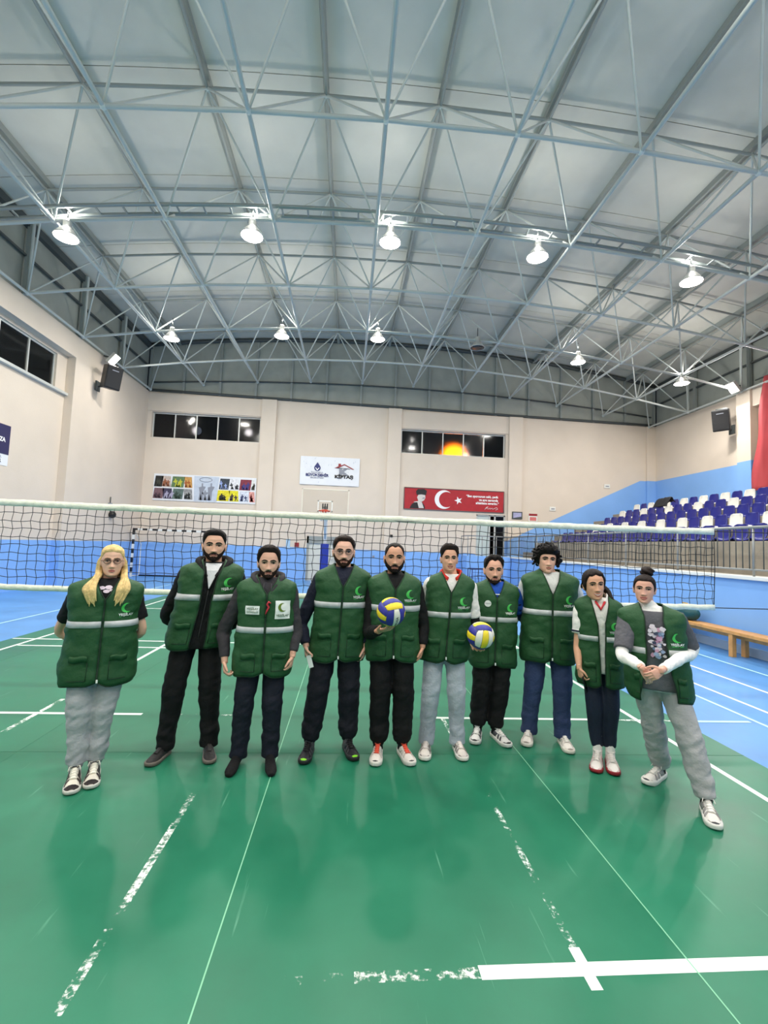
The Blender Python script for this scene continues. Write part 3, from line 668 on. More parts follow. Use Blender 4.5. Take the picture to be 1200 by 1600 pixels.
for k in range(118):
    y = SY0+.1+k*.15-12
    if abs((y-(SY0+.1-12))/1.98 - round((y-(SY0+.1-12))/1.98)) > .04: o = link('bar', bar, rl); o.location = (0, y, 0)
lr = empty('landing_railing', (5.35, 20.65, 1.43), 'grey handrail around the landing before the glass doors', 'railing')
MB().tube([(0, 1.2, .9), (0, 0, .9), (1.95, 0, .9)], .025, 8).build('top_rail', M_rail, lr)
for p in ((0, 1.2), (0, 0), (.65, 0), (1.3, 0), (1.95, 0)): MB().tube([(p[0], p[1], 0), (p[0], p[1], .9)], .02, 8).build('post', M_rail, lr)
# seat shell facing -X
vs = []; fs = []; prof = [(-.40, .035), (-.385, .06), (-.30, .055), (-.12, .04), (-.04, .06), (.0, .16), (.035, .30), (.05, .40), (.055, .425)]
for i, (x, z) in enumerate(prof):
    hw = .205 if i < 5 else (.205, .20, .17, .10)[i-5]
    for k in range(9):
        t = -1 + k/4; lift = .035*abs(t)**3
        vs.append((x - (.03*abs(t)**2 if i > 5 else 0), hw*t, z+(lift if i < 5 else 0)))
for i in range(len(prof)-1):
    for k in range(8): a = i*9+k; fs.append((a, a+1, a+10, a+9))
n0 = len(vs); off = [(0.0, -.022)]*5 + [(.025, 0)]*4
vs += [(v[0]+off[i//9][0], v[1], v[2]+off[i//9][1]) for i, v in enumerate(vs)]
fs += [tuple(n0+i for i in f[::-1]) for f in fs]
bd = [k for k in range(9)] + [9*i+8 for i in range(1, 9)] + [72+k for k in range(7, -1, -1)] + [9*i for i in range(7, 0, -1)]
for i in range(len(bd)): a, b = bd[i], bd[(i+1) % len(bd)]; fs.append((b, a, n0+a, n0+b))
sb = mesh('seat_shell', vs, fs, M_seatb, True); sw = sb.copy(); sw.materials.clear(); sw.materials.append(M_seatw)
ORD = 'first second third fourth fifth sixth seventh eighth ninth tenth eleventh twelfth thirteenth fourteenth fifteenth sixteenth seventeenth eighteenth nineteenth twentieth twenty-first twenty-second twenty-third twenty-fourth twenty-fifth twenty-sixth twenty-seventh'.split()
rown = ['lowest', 'second', 'third', 'fourth', 'top']
starts = [(6.6, 18.6), (8.2, 18.3), (9.2, 18.6), (10.3, 19.0), (11.4, 19.4)]
for k in range(5):
    n = int((starts[k][1]-starts[k][0])/.48)
    for j in range(n+1):
        y = starts[k][1]-j*.48
        white = (False, j % 2 == 1, False, j % 3 == 0, j % 2 == 0)[k]
        o = link('stadium_seat', sw if white else sb, None)
        o.location = (8.25+.9*k+.60, y, 2.12+.35*k)
        setp(o, '%s seat, %s from the far end in the %s grandstand row' % ('white' if white else 'dark blue', ORD[j], rown[k]), 'seat', 'bucket seats of the %s grandstand row' % rown[k])
# dark coat left on the top rows
e = empty('coat', (11.75, 16.6, 3.52), 'dark coat thrown over seats of the upper grandstand rows', 'coat')
vs = []; fs = []
for i in range(17):
    for j in range(13):
        u, v = i/16-.5, j/12-.5; x = v*.9; z = .44-1.0*max(0, -v-.05)*.9-.5*max(0, v-.15)+.05*noise.noise(Vector((u*5, v*5, 1)))-.25*max(0, abs(u)-.38)
        vs.append((x, u*1.3*(1-.2*v)+.05*noise.noise(Vector((u*3, v*6, 4))), max(z, .06)))
for i in range(16):
    for j in range(12): a = i*13+j; fs.append((a, a+13, a+14, a+1))
o = link('folded_cloth', mesh('folded_cloth', [(v[0]*.45, v[1]*.55, v[2]*.9) for v in vs], fs, mat('dark_coat', (24, 24, 30), .8, bump=.5, bscale=8), True), e); md = o.modifiers.new('t', 'SOLIDIFY'); md.thickness = .015

# ---------------------------------------------------------------- bench with bags
be = empty('bench', (7.05, 8.6, 0), 'long low wooden bench along the blue wall on the right', 'bench')
L0, L1 = -3.3, .95
MB().cbox((-.17, L0, .40), (.17, L1, .46), .008).build('seat_board', M_wood, be)
for y in (L1-.12, L1-1.55, L0+.15):
    for x in (-.12, .12): MB().cbox((x-.04, y-.045, 0), (x+.04, y+.045, .40), .006).build('leg', M_wood, be)
MB().cbox((-.02, L0+.1, .32), (.02, L1-.1, .40), .004).build('rail', M_wood, be)
def bag(x, y, z, r, m, label, cat='bag'):
    e = empty('sports_bag' if cat == 'bag' else 'folded_jacket', (x, y, z), label, cat)
    mb = MB(); mb.sphere((0, 0, r[2]*.95), r, 20, 12); o = mb.build('bag_body' if cat == 'bag' else 'folded_cloth', m, e)
    a = np.empty(len(o.data.vertices)*3); o.data.vertices.foreach_get('co', a); a = a.reshape(-1, 3)
    for i in range(len(a)):
        v = Vector(a[i]); d = noise.noise(v*9+Vector((x, y, 0)))*.03; v.x *= 1+d*3; v.y *= 1+d*4; v.z = max(0.001, v.z+d); a[i] = v
    o.data.vertices.foreach_set('co', a.ravel()); o.data.update()
    return e
e = bag(7.06, 9.25, .46, (.15, .28, .15), mat('teal_bag', (16, 74, 78), .6, bump=.4, bscale=20), 'dark teal sports bag at the far end of the bench')
MB().tube([(-.05, -.15, .26), (-.08, -.08, .34), (-.08, .06, .34), (-.05, .12, .26)], .012, 8).build('handle', mat('ochre_strap', (206, 160, 60), .6), e)
e = bag(7.02, 9.78, .28, (.16, .24, .24), mat('grey_bag', (96, 96, 104), .7, bump=.4, bscale=20), 'grey bag beside the far end of the bench'); e.location.z = 0.0
for o in e.children: o.scale = (1, 1, 1.45)

# ---------------------------------------------------------------- hoop, goal, ball cage
e = empty('basketball_hoop', (-1.0, 19.0, 0), 'white basketball stand with clear backboard and blue padded post by the back wall', 'basketball hoop')
MB().cbox((-.5, .9, 0), (.5, 2.3, .22), .02).build('base', M_white, e)
MB().tube([(0, 1.3, .2), (0, 1.25, 2.2), (0, .9, 2.9), (0, .1, 3.2)], .075, 12).tube([(0, 1.25, 1.9), (0, .1, 2.95)], .04, 8).build('post', M_white, e)
MB().cbox((-.17, 1.05, .15), (.17, 1.45, 1.72), .04).build('padding', mat('blue_padding', (26, 50, 160), .5), e)
bbk = MB().box((-.92, -.02, 2.86), (.92, .0, 3.9)).build('backboard', M_clear, e)
mb = MB(); F_ = lambda a, b: mb.cbox(a, b, .004)
F_((-.95, -.03, 2.83), (-.91, .02, 3.93)); F_((.91, -.03, 2.83), (.95, .02, 3.93)); F_((-.95, -.03, 2.83), (.95, .02, 2.87)); F_((-.95, -.03, 3.89), (.95, .02, 3.93))
mb.build('board_frame', mat('cream_frame', (226, 218, 202), .5), bbk)
mb = MB()
for a, b in (((-.3, 3.0), (.3, 3.05)), ((-.3, 3.42), (.3, 3.46)), ((-.3, 3.0), (-.26, 3.46)), ((.26, 3.0), (.3, 3.46))): mb.box((a[0], -.03, a[1]), (b[0], -.021, b[1]))
mb.build('target_square', M_white, bbk)
rg = MB().tube([(.225*math.cos(t), -.3+.225*math.sin(t), 3.02) for t in np.linspace(0, 2*PI, 25)[:-1]], .02, 8, closed=True).cbox((-.12, -.1, 2.98), (.12, -.02, 3.1), .01).build('ring', mat('rim_orange', (196, 70, 46), .4), e)
mb = MB()
for k in range(12):
    t0 = 2*PI*k/12
    for s_ in (1, -1): mb.tube([(.225*math.cos(t0), -.3+.225*math.sin(t0), 3.0), (.17*math.cos(t0+s_*.26), -.3+.17*math.sin(t0+s_*.26), 2.8), (.13*math.cos(t0), -.3+.13*math.sin(t0), 2.62)], .006, 5)
mb.build('net', M_white, rg)
mb = MB()
for x in (-.09, 0, .09): mb.box((x-.025, -.06, 3.12), (x+.025, -.03, 3.34))
mb.build('ring_mount', M_black, e)
g = empty('handball_goal', (-7.75, 20.95, 0), 'handball goal with black and white banded posts against the back wall', 'goal')
M_gb = mat('goal_black', (26, 26, 28), .4)
def banded(name, a, b, n):
    a = Vector(a); b = Vector(b); mw = MB(); mk = MB()
    for k in range(n):
        p = a+(b-a)*(k/n); q = a+(b-a)*((k+1)/n); lo = [min(p[i], q[i])-(.04 if abs(p[i]-q[i]) < 1e-6 else 0) for i in range(3)]; hi = [max(p[i], q[i])+(.04 if abs(p[i]-q[i]) < 1e-6 else 0) for i in range(3)]
        (mk if k % 2 == 0 else mw).box(lo, hi)
    o = mw.build(name, M_white, g); mk.build('black_bands', M_gb, o)
banded('post', (-1.5, 0, 2.0), (-1.5, 0, 0), 10); banded('post', (1.5, 0, 2.0), (1.5, 0, 0), 10); banded('crossbar', (-1.54, 0, 2.04), (1.54, 0, 2.04), 15)
for s_ in (-1, 1): MB().tube([(s_*1.5, .04, .03), (s_*1.38, .5, .03), (s_*1.38, .5, 1.4), (s_*1.5, .04, 1.98)], .02, 8).build('back_support', M_white, g)
MB().tube([(-1.38, .5, .03), (1.38, .5, .03)], .03, 8).build('ground_bar', M_gb, g)
e = empty('ball_cage', (5.75, 19.6, 0), 'dark blue wheeled wire cage standing before the landing', 'cage')
M_cage = mat('dark_blue_wire', (24, 50, 120), .5); mb = MB()
for z in (.12, .9):
    mb.tube([(-.55, -.35, z), (.55, -.35, z), (.55, .35, z), (-.55, .35, z)], .022, 6, closed=True)
for x in (-.55, .55):
    for y in (-.35, .35): mb.tube([(x, y, .1), (x, y, .9)], .022, 6)
mb.build('frame', M_cage, e)
for k in range(9): x = -.55+k*.1375; MB().tube([(x, -.35, .12), (x, -.35, .9)], .008, 5).build('wire', M_cage, e)
for k in range(5): z = .25+k*.13; MB().tube([(-.55, -.35, z), (.55, -.35, z)], .008, 5).build('wire', M_cage, e)
for x in (-.5, .5):
    for y in (-.3, .3): MB().sphere((x, y, .05), (.03, .05, .05), 10, 6).build('wheel', M_black, e)

# ---------------------------------------------------------------- volleyball net
ne = empty('volleyball_net', (0, 5.6, 0), 'black corded volleyball net with white tapes stretched behind the players', 'net')
NL, NR = -5.3, 4.62
def nz(x, k): return 2.115 - .012*math.sin((x-NL)/(NR-NL)*PI) - k
def wob(x, k): return .012*math.sin(x*2.1+k*3)+.008*math.sin(x*5.3+k*7)
ntx = np.linspace(NL, NR, 100)
def tape(name, z0, z1, amp):
    vs = []; fs = []
    for i, x in enumerate(ntx):
        for (dy, dz) in ((-.009, z0), (-.011, (z0+z1)/2), (-.009, z1), (.009, z1), (.011, (z0+z1)/2), (.009, z0)):
            vs.append((x, dy+amp*math.sin(i*1.3)*.3, nz(x, 0)+dz+amp*noise.noise(Vector((x*6, z0*5, dz*3)))))
    for i in range(len(ntx)-1):
        for k in range(6): fs.append((i*6+k, (i+1)*6+k, (i+1)*6+(k+1) % 6, i*6+(k+1) % 6))
    fs += [tuple(range(6)), tuple(range((len(ntx)-1)*6, len(ntx)*6))[::-1]]
    return link(name, mesh(name, vs, fs, M_tape, True), ne)
tape('top_tape', -.075, .0, .008); tape('bottom_tape', -1.02, -.955, .014)
mb = MB()
for k in range(int((NR-NL)/.1)+1):
    x = NL+k*.1; pts = []
    for j in range(11):
        z = -.06-.09*j; pts.append(Vector((x+.022*math.sin(j*.5+.35)*0+wob(x, j)*.6 - .016*math.sin(j/10*PI), wob(x+j, 1)*.5, nz(x, 0)+z)))
    mb.tube(pts, .0036, 4, None, False)
for j in range(10):
    pts = []
    for i in range(len(ntx)*1):
        x = ntx[i]; pts.append(Vector((x, wob(x+j, 1)*.5, nz(x, .10+.09*j-.04) + .008*math.sin(i*2.2+j) + wob(x, j)*.4)))
    mb.tube(pts, .0036, 4, None, False)
o = mb.build('cord_mesh', M_cord, ne); o['kind'] = 'stuff'
for a_, b_ in (((NR, 0, nz(NR, .03)), (6.0, 0, 2.1)), ((NR, 0, nz(NR, .99)), (6.0, 0, 1.13)), ((NL, 0, nz(NL, .03)), (-6.0, 0, 2.1)), ((NL, 0, nz(NL, .99)), (-6.0, 0, 1.13))):
    MB().tube([a_, b_], .006, 6).build('tension_rope', M_cord, ne)
mb = MB(); mb.tube([(NR, 0, nz(NR, 0)), (NR+.01, 0, nz(NR, .5)), (NR-.01, 0, nz(NR, 1))], .005, 6); mb.build('side_cord', M_cord, ne)
for x, l in ((6.03, 'grey net post just outside the right edge of the picture'), (-6.03, 'grey net post just outside the left edge of the picture')):
    e = empty('net_post', (x, 5.6, 0), l, 'post'); MB().lathe([(.16, 0), (.16, .02), (.045, .03), (.045, 2.2), (.0, 2.21)], 14).build('tube', M_rail, e); MB().cbox((-.05, -.06, .9), (.05, .06, 1.1), .01).build('winch', M_dark, e)
# ================================================================ people
def cr(pts, n):
    """Catmull-Rom resample of a list of equal length tuples"""
    P_ = np.array(pts, float); m = len(P_); out = []
    for t in np.linspace(0, m-1, n):
        i = min(int(t), m-2); f = t-i
        p0, p1, p2, p3 = P_[max(i-1, 0)], P_[i], P_[i+1], P_[min(i+2, m-1)]
        out.append(.5*((2*p1)+(-p0+p2)*f+(2*p0-5*p1+4*p2-p3)*f*f+(-p0+3*p1-3*p2+p3)*f**3))
    return np.array(out)
def limb(pts, rad, n=14, seg=14, hint=None):
    rr_ = [r if hasattr(r, '__len__') else (r, r) for r in rad]
    q = cr([(*p, *r) for p, r in zip(pts, rr_)], seg)
    return tube_geo([Vector(x[:3]) for x in q], [(max(x[3], .003), max(x[4], .003)) for x in q], n, True, hint=hint)
def fuse(name, geos, vox, smooth=3, fac=.5):
    """one continuous surface out of overlapping closed shapes"""
    vs = []; fs = []
    for v, f in geos:
        o = len(vs); vs += [tuple(p) for p in v]; fs += [tuple(i+o for i in q) for q in f]
    me = bpy.data.meshes.new('tmp'); me.from_pydata(vs, [], fs); me.update()
    o = bpy.data.objects.new('tmp', me); C.objects.link(o)
    r = o.modifiers.new('r', 'REMESH'); r.mode = 'VOXEL'; r.voxel_size = vox; r.use_smooth_shade = True
    if smooth: s_ = o.modifiers.new('s', 'SMOOTH'); s_.iterations = smooth; s_.factor = fac
    dg = bpy.context.evaluated_depsgraph_get(); dg.update()
    out = bpy.data.meshes.new_from_object(o.evaluated_get(dg)); bpy.data.objects.remove(o); bpy.data.meshes.remove(me)
    out.name = name; out.materials.clear()
    out.polygons.foreach_set('use_smooth', [True]*len(out.polygons)); return out
def co_of(me):
    a = np.empty(len(me.vertices)*3); me.vertices.foreach_get('co', a); return a.reshape(-1, 3)
def no_of(me):
    a = np.empty(len(me.vertices)*3); me.vertices.foreach_get('normal', a); return a.reshape(-1, 3)
def wrinkle(me, amp, f, seed, ampz=None, tilt=1.):
    """soft cloth folds along the normals; ampz(z) scales them by height"""
    a = co_of(me); n = no_of(me); d = np.empty(len(a))
    for i, p in enumerate(a):
        d[i] = noise.noise(Vector((p[0]*f*.5+seed+p[2]*f*.3*tilt, p[1]*f*.5, p[2]*f)))*.7 + noise.noise(Vector((p[0]*f*1.3, p[1]*f*1.3+seed, p[2]*f*1.9-p[0]*f*.9*tilt)))*.4
    d *= amp*(ampz(a[:, 2]) if ampz else 1)
    me.vertices.foreach_set('co', (a+n*d[:, None]).ravel()); me.update()
def joined(name, mes, m):
    """several meshes as one mesh"""
    bm = bmesh.new()
    for x in mes: bm.from_mesh(x)
    out = bpy.data.meshes.new(name); bm.to_mesh(out); bm.free()
    for x in mes: bpy.data.meshes.remove(x)
    out.materials.append(m); out.polygons.foreach_set('use_smooth', [True]*len(out.polygons)); return out

# ---- head: height field round a skull, face towards -y, origin at the middle of the head
_hz = np.array([-.115, -.110, -.100, -.085, -.065, -.04, -.01, .02, .05, .075, .095, .108, .115])
_ha = np.array([.016, .030, .043, .053, .060, .066, .071, .074, .073, .066, .050, .030, .004])
_hf = np.array([.066, .080, .087, .087, .087, .087, .086, .090, .088, .078, .058, .035, .004])
_hb = np.array([.0, .008, .022, .040, .062, .082, .096, .103, .102, .092, .070, .042, .005])
def g2(x, z, x0, z0, sx, sz): return math.exp(-((x-x0)/sx)**2-((z-z0)/sz)**2)
def face_feat(x, z):
    ax = abs(x)
    d = 0
    if -.06 < z < .03:
        t = (.022-z)/.062                             # nose ridge from brow to tip
        if t > 0: d += (.004+.020*min(t, 1)**1.3)*math.exp(-(ax/(.009+.006*t))**2)*(1 if z > -.040 else max(0, 1-(-.040-z)/.012))
        d += .006*g2(ax, z, .013, -.038, .007, .008)
    d -= .0085*g2(ax, z, .031, .004, .016, .011)       # eye sockets
    d += .004*g2(ax, z, .03, .024, .022, .008)         # brow
    d += .004*g2(ax, z, .044, -.026, .016, .016)       # cheek
    d += .0045*g2(ax, z, 0, -.062, .020, .0055) + .005*g2(ax, z, 0, -.074, .017, .006) - .003*g2(ax, z, 0, -.068, .022, .0025)
    d += .006*g2(ax, z, 0, -.100, .018, .012)          # chin
    return d
def hd(th, z, W=1.):
    a, f, b = (np.interp(z, _hz, t) for t in (_ha, _hf, _hb)); a *= W
    s_, c = math.sin(th), math.cos(th); x = a*s_; k = (max(0, 1-abs(s_)**2.3))**(1/2.3)
    y = -f*k-face_feat(x/W, z) if c > 0 else b*k
    return Vector((x, y, z))
def fy(x, z, W=1.):
    a, f = np.interp(z, _hz, _ha)*W, np.interp(z, _hz, _hf)
    return -f*(max(0, 1-min(1, abs(x)/a)**2.3))**(1/2.3) - face_feat(x/W, z)
def grid_closed(rows):
    """rows of equal length rings, capped at both ends"""
    n = len(rows[0]); vs = [p for r in rows for p in r]; fs = []
    for i in range(len(rows)-1):
        for k in range(n): fs.append((i*n+k, i*n+(k+1) % n, (i+1)*n+(k+1) % n, (i+1)*n+k))
    fs.append(tuple(range(n))[::-1]); fs.append(tuple(range((len(rows)-1)*n, len(rows)*n))); return vs, fs
def head_geo(M, W):
    zs = np.concatenate([np.linspace(-.115, -.06, 16), np.linspace(-.056, .04, 30), np.linspace(.046, .115, 14)])
    rows = [[M @ hd(2*PI*k/60, z, W) for k in range(60)] for z in zs]
    return grid_closed(rows)
def ellip(c, r, M=None, n=14, k=9):
    b = MB().sphere(c, r, n, k)
    vs = [Vector(v) for v in b.v]
    # drop pole duplicates: keep as is, closed enough for the voxel union
    return ([M @ v for v in vs] if M else vs), b.f
def hand_geo(wr, d, nrm, thumb, curl=(.35, .45, .35), sc=1., spread=.0, tcurl=.3, roll_=0):
    d = d.normalized(); nrm = (nrm-d*nrm.dot(d)).normalized(); s_ = thumb-d*thumb.dot(d)-nrm*thumb.dot(nrm); s_.normalize()
    g = []
    P_ = [wr-d*.03*sc, wr, wr+d*.035*sc, wr+d*.07*sc, wr+d*.097*sc]
    g.append(limb(P_, [(.025*sc, .020*sc), (.026*sc, .018*sc), (.037*sc, .016*sc), (.041*sc, .014*sc), (.038*sc, .010*sc)], 16, 12, hint=nrm))
    for k, (o, ln) in enumerate(((.031, .95), (.0105, 1.05), (-.0105, .98), (-.031, .8))):
        p = wr+d*(.088 if k in (1, 2) else .083)*sc+s_*o*sc; pts = [p-d*.02*sc, p]; ang = 0; dd = (d+s_*spread*(o/.031)).normalized()
        for c, l in zip(curl, (.043, .027, .022)):
            ang += c*(1+.12*k); v = dd*math.cos(ang)+nrm*math.sin(ang); pts.append(pts[-1]+v*l*ln*sc)
        g.append(limb(pts, [.0095*sc, .0096*sc, .0085*sc, .0078*sc, .0060*sc], 10, 14))
    p = wr+d*.028*sc+s_*.026*sc; v = (d*.62+s_*.75+nrm*.25).normalized(); v2 = (d*.9+s_*.25+nrm*tcurl).normalized()
    g.append(limb([p-v*.02*sc, p, p+v*.038*sc, p+v*.038*sc+v2*.030*sc, p+v*.038*sc+v2*.050*sc], [.014*sc, .0145*sc, .011*sc, .0095*sc, .0065*sc], 10, 14))
    return g

# ---- torso tables for a 1.75 m figure: z, half width, half depth, centre y
_tb = np.array([(.78, .165, .110, .01), (.86, .172, .118, .015), (.95, .170, .115, .012), (1.05, .158, .105, .005), (1.15, .158, .104, 0), (1.25, .168, .110, 0), (1.33, .178, .112, .002), (1.39, .182, .105, .006), (1.425, .176, .094, .010), (1.455, .128, .080, .014), (1.48, .082, .067, .014), (1.50, .064, .060, .010), (1.53, .056, .056, .004)])
_tv = np.array([(.70, .232, .165, .008), (.80, .228, .160, .008), (.95, .222, .154, .004), (1.08, .212, .146, -.002), (1.22, .208, .142, -.002), (1.32, .218, .140, .0), (1.38, .227, .134, .004), (1.41, .226, .126, .008), (1.436, .214, .113, .010), (1.460, .178, .098, .013), (1.480, .130, .086, .014), (1.50, .092, .076, .012), (1.515, .076, .069, .006)])
M_skin = {}
def skin_mat(c):
    if c not in M_skin:
        M_skin[c] = mat('skin', c, .5, spec=.35, var=.05, vscale=14, bump=.05, bscale=90)
        M_skin[c].node_tree.nodes['Principled BSDF'].inputs['Subsurface Weight'].default_value = .12
        M_skin[c].node_tree.nodes['Principled BSDF'].inputs['Subsurface Radius'].default_value = (.02, .008, .005)
    return M_skin[c]
_fab = {}
def fabric(c, nm='fabric', rough=.8, var=.08):
    k = (c, nm)
    if k not in _fab: _fab[k] = mat(nm, c, rough, var=var, vscale=7, bump=.25, bscale=55, spec=.3)
    return _fab[k]
M_vest = mat('green_vest_cloth', (37, 80, 46), .62, var=.10, vscale=5, bump=.3, bscale=26, spec=.35); M_vestd = mat('dark_green_seam', (16, 44, 26), .7)
M_reflect = mat('reflective_tape', (186, 190, 192), .4, var=.10, vscale=22); M_emb = mat('bright_green_print', (70, 190, 84), .5); M_wht = mat('white_lettering', (236, 240, 236), .5)
M_eye = mat('eye_white', (170, 156, 146), .6); M_iris = mat('dark_iris', (26, 17, 14), .5); M_lip = mat('lips', (172, 108, 94), .55); M_teeth = mat('teeth', (240, 238, 230), .3)

class Person:
    def __init__(p, label, feet, head_top, chin, hip, neck, w=1., yaw=.0, skin=(206, 160, 134), female=False, head_rot=(0, 0, 0), face_w=1., ht=.022):
        p.feet = [(onZ(*h), onZ(*t)) for h, t in feet]
        m = sum((h for h, t in p.feet), Vector())/2; p.base = Vector((m.x, m.y, 0)); p.yaw = yaw; p.w = w; p.fem = female
        p.o = empty('person', p.base, label, 'person')
        Y = p.base.y-.03
        top = onY(*head_top, Y); ch = onY(*chin, Y-.08); p.H = top.z; p.s = p.H/1.75
        p.hip = onY(*hip, Y)-p.base; p.nk = onY(*neck, Y)-p.base
        p.hip.y = .0; p.zp = .95*p.s; p.zn = 1.47*p.s
        p.lean = (p.nk.x-p.hip.x)/max(.2, p.nk.z-p.hip.z); p.cx = p.hip.x-p.lean*(p.hip.z-p.zp)
        p.hs = max(.92, min(1.12, (top.z-ch.z-ht+.004)/.230)); p.W = face_w
        c = (top+ch)/2-p.base; p.hc = Vector((c.x, -.005*p.s, top.z-ht-.115*p.hs))
        p.HM = Matrix.Translation(p.hc) @ Matrix.Rotation(yaw+head_rot[0], 4, 'Z') @ Matrix.Rotation(head_rot[1], 4, 'X') @ Matrix.Rotation(head_rot[2], 4, 'Y') @ Matrix.Scale(p.hs, 4)
        p.skin = skin_mat(skin); p.sk = skin; p.geo = []; p.hi = []; p.arms = {}
    def zY(p, py, px=None, dy=-.13):                     # height of an image row on the front of the body
        return (onY(px if px else 600+FPX*(p.base.x/p.base.y), py, p.base.y+dy)).z
    def T(p, v):                                         # torso frame -> person frame
        c, s_ = math.cos(p.yaw), math.sin(p.yaw)
        return Vector((p.cx+p.lean*(v.z-p.zp)+v.x*c-v.y*s_, v.x*s_+v.y*c, v.z))
    def tab(p, t, z, grow=0.):
        zz = z/p.s; wz = p.w if zz < 1.44 else 1+(p.w-1)*max(0, (1.5-zz)/.06)
        return [np.interp(zz, t[:, 0], t[:, k])*(p.s*(wz if k < 3 else 1)) + (grow if k < 3 else 0) for k in (1, 2, 3)]
    def surf(p, t, th, z, grow=0., pw=2.5, wr=0.):
        a, b, cy = p.tab(t, z, grow); s_, c = math.sin(th), math.cos(th)
        x = a*math.copysign(abs(s_)**(2/pw), s_); y = cy-b*math.copysign(abs(c)**(2/pw), c)
        if wr:
            d = wr*(noise.noise(Vector((x*7+p.base.x*9, y*5, z*11+x*6)))+.6*noise.noise(Vector((x*15, z*22-x*10, p.base.x*5+y*9)))+.55*noise.noise(Vector((x*4+3, p.base.x*7, z*30+x*12*(1 if x > 0 else -1))))*max(0, 1-abs(z-1.08*p.s)/.35))
            l = math.hypot(x/a, y/b)+1e-6; x += d*x/a/l; y += d*y/b/l
        return Vector((x, y, z))
    def front(p, t, x, z, off=0., grow=0., pw=2.5, wr=0.):
        a, b, cy = p.tab(t, z, grow); r = min(.999, abs(x)/a); th = math.asin(r**(pw/2))*(1 if x >= 0 else -1)
        v = p.surf(t, th, z, grow, pw, wr); v.y -= off; v.x += off*.3*x/a; return p.T(v)
    # ---- arms ------------------------------------------------------
    def arm(p, side, el, wr, long=True, handd=None, nrm=None, thumb=None, r=1., curl=(.35, .45, .35), hand=True, sc=1., spread=.1, elv=None, wrv=None, tcurl=.3):
        s_ = p.s; sh = p.T(Vector((side*.172*s_*(1+(p.w-1)*.8)*(.95 if p.fem else 1), .010, 1.385*s_)))
        e = (onY(el[0], el[1], p.base.y+el[2])-p.base) if elv is None else elv; q = (onY(wr[0], wr[1], p.base.y+wr[2])-p.base) if wrv is None else wrv
        k = r*s_*(.9 if p.fem else 1)
        p.arms[side] = (sh, e, q, k)
        p.geo.append(limb([sh+Vector((-side*.05, 0, -.01)), sh, sh.lerp(e, .5), e, e.lerp(q, .35), q, q+(q-e).normalized()*.02], [.05*k, .050*k, .044*k, .039*k, .040*k, .027*k, .026*k], 14, 22))
        if hand:
            d = Vector(handd) if handd is not None else (q-e); n = Vector(nrm) if nrm is not None else Vector((-side, .15, 0)); t = Vector(thumb) if thumb is not None else Vector((-side*.2, -1, 0))
            g = hand_geo(q, d, n, t, curl, .98*s_*sc*(.92 if p.fem else 1), spread, tcurl)
            fore = limb([q.lerp(e, .25), q.lerp(e, .1), q+d.normalized()*.015], [(.030*k, .029*k), (.027*k, .025*k), (.026*s_, .020*s_)], 14, 8)
            p.hi.append(fuse('hand', g+[fore], .0035, 2, .4))
        return p
    # ---- body ------------------------------------------------------
    def body(p):
        s_ = p.s; g = list(p.geo)
        rows = []
        for z in np.linspace(.87, 1.468, 30)*s_:
            rows.append([p.T(p.surf(_tb, 2*PI*k/28, z, -.012)) for k in range(28)])
        g.append(grid_closed(rows)); nb = p.T(Vector((0, .015, 1.44*s_)))
        p.hipj = []
        for i, (h, t) in enumerate(p.feet):
            f = (t-h); f.z = 0; f.normalize(); side = -1 if i == 0 else 1
            hj = p.T(Vector((side*.088*s_*p.w, .01, .88*s_))); an = h-p.base+f*.055*s_+Vector((0, 0, .085*s_)); kn = hj.lerp(an, .49)+Vector((f.x*.012, -.028*s_, 0))
            p.hipj.append((hj, kn, an, f, h-p.base, t-p.base))
            lk = s_*(.88 if p.fem else 1); g.append(limb([hj+Vector((0, 0, .05)), hj, hj.lerp(kn, .5), kn, kn.lerp(an, .35), an, an-Vector((0, 0, .04))], [.075*lk, .080*lk, .068*lk, .051*lk, .050*lk, .035*lk, .034*lk], 14, 24))
            g.append(limb([an-f*.05-Vector((0, 0, .035)), an+Vector((0, 0, -.035)), an+f*.09-Vector((0, 0, .055)), an+f*.17-Vector((0, 0, .07))], [.026, .034, (.036, .024), (.028, .014)], 12, 10))
        low = fuse('low', g, .011, 2)
        top = p.HM @ Vector((0, .018, -.03)); mid = nb.lerp(top, .5)+Vector((0, .006, 0)); nr = (.050 if p.fem else .060)*s_
        hg = [head_geo(p.HM, p.W), limb([nb-Vector((0, 0, .06)), nb, mid, top, top+Vector((0, 0, .03))], [nr*1.2, nr*1.1, nr, nr*.98, nr*.9], 20, 16)]
        for sd in (-1, 1):
            hg.append(ellip((sd*.076*p.W, .012, -.012), (.009, .018, .030), p.HM)); hg.append(ellip((sd*.080*p.W, .018, .004), (.008, .014, .018), p.HM)); 
        hd_ = fuse('head', hg, .0038, 2, .35)
        b = link('body', joined('body', [low, hd_]+p.hi, p.skin), p.o)
        return p
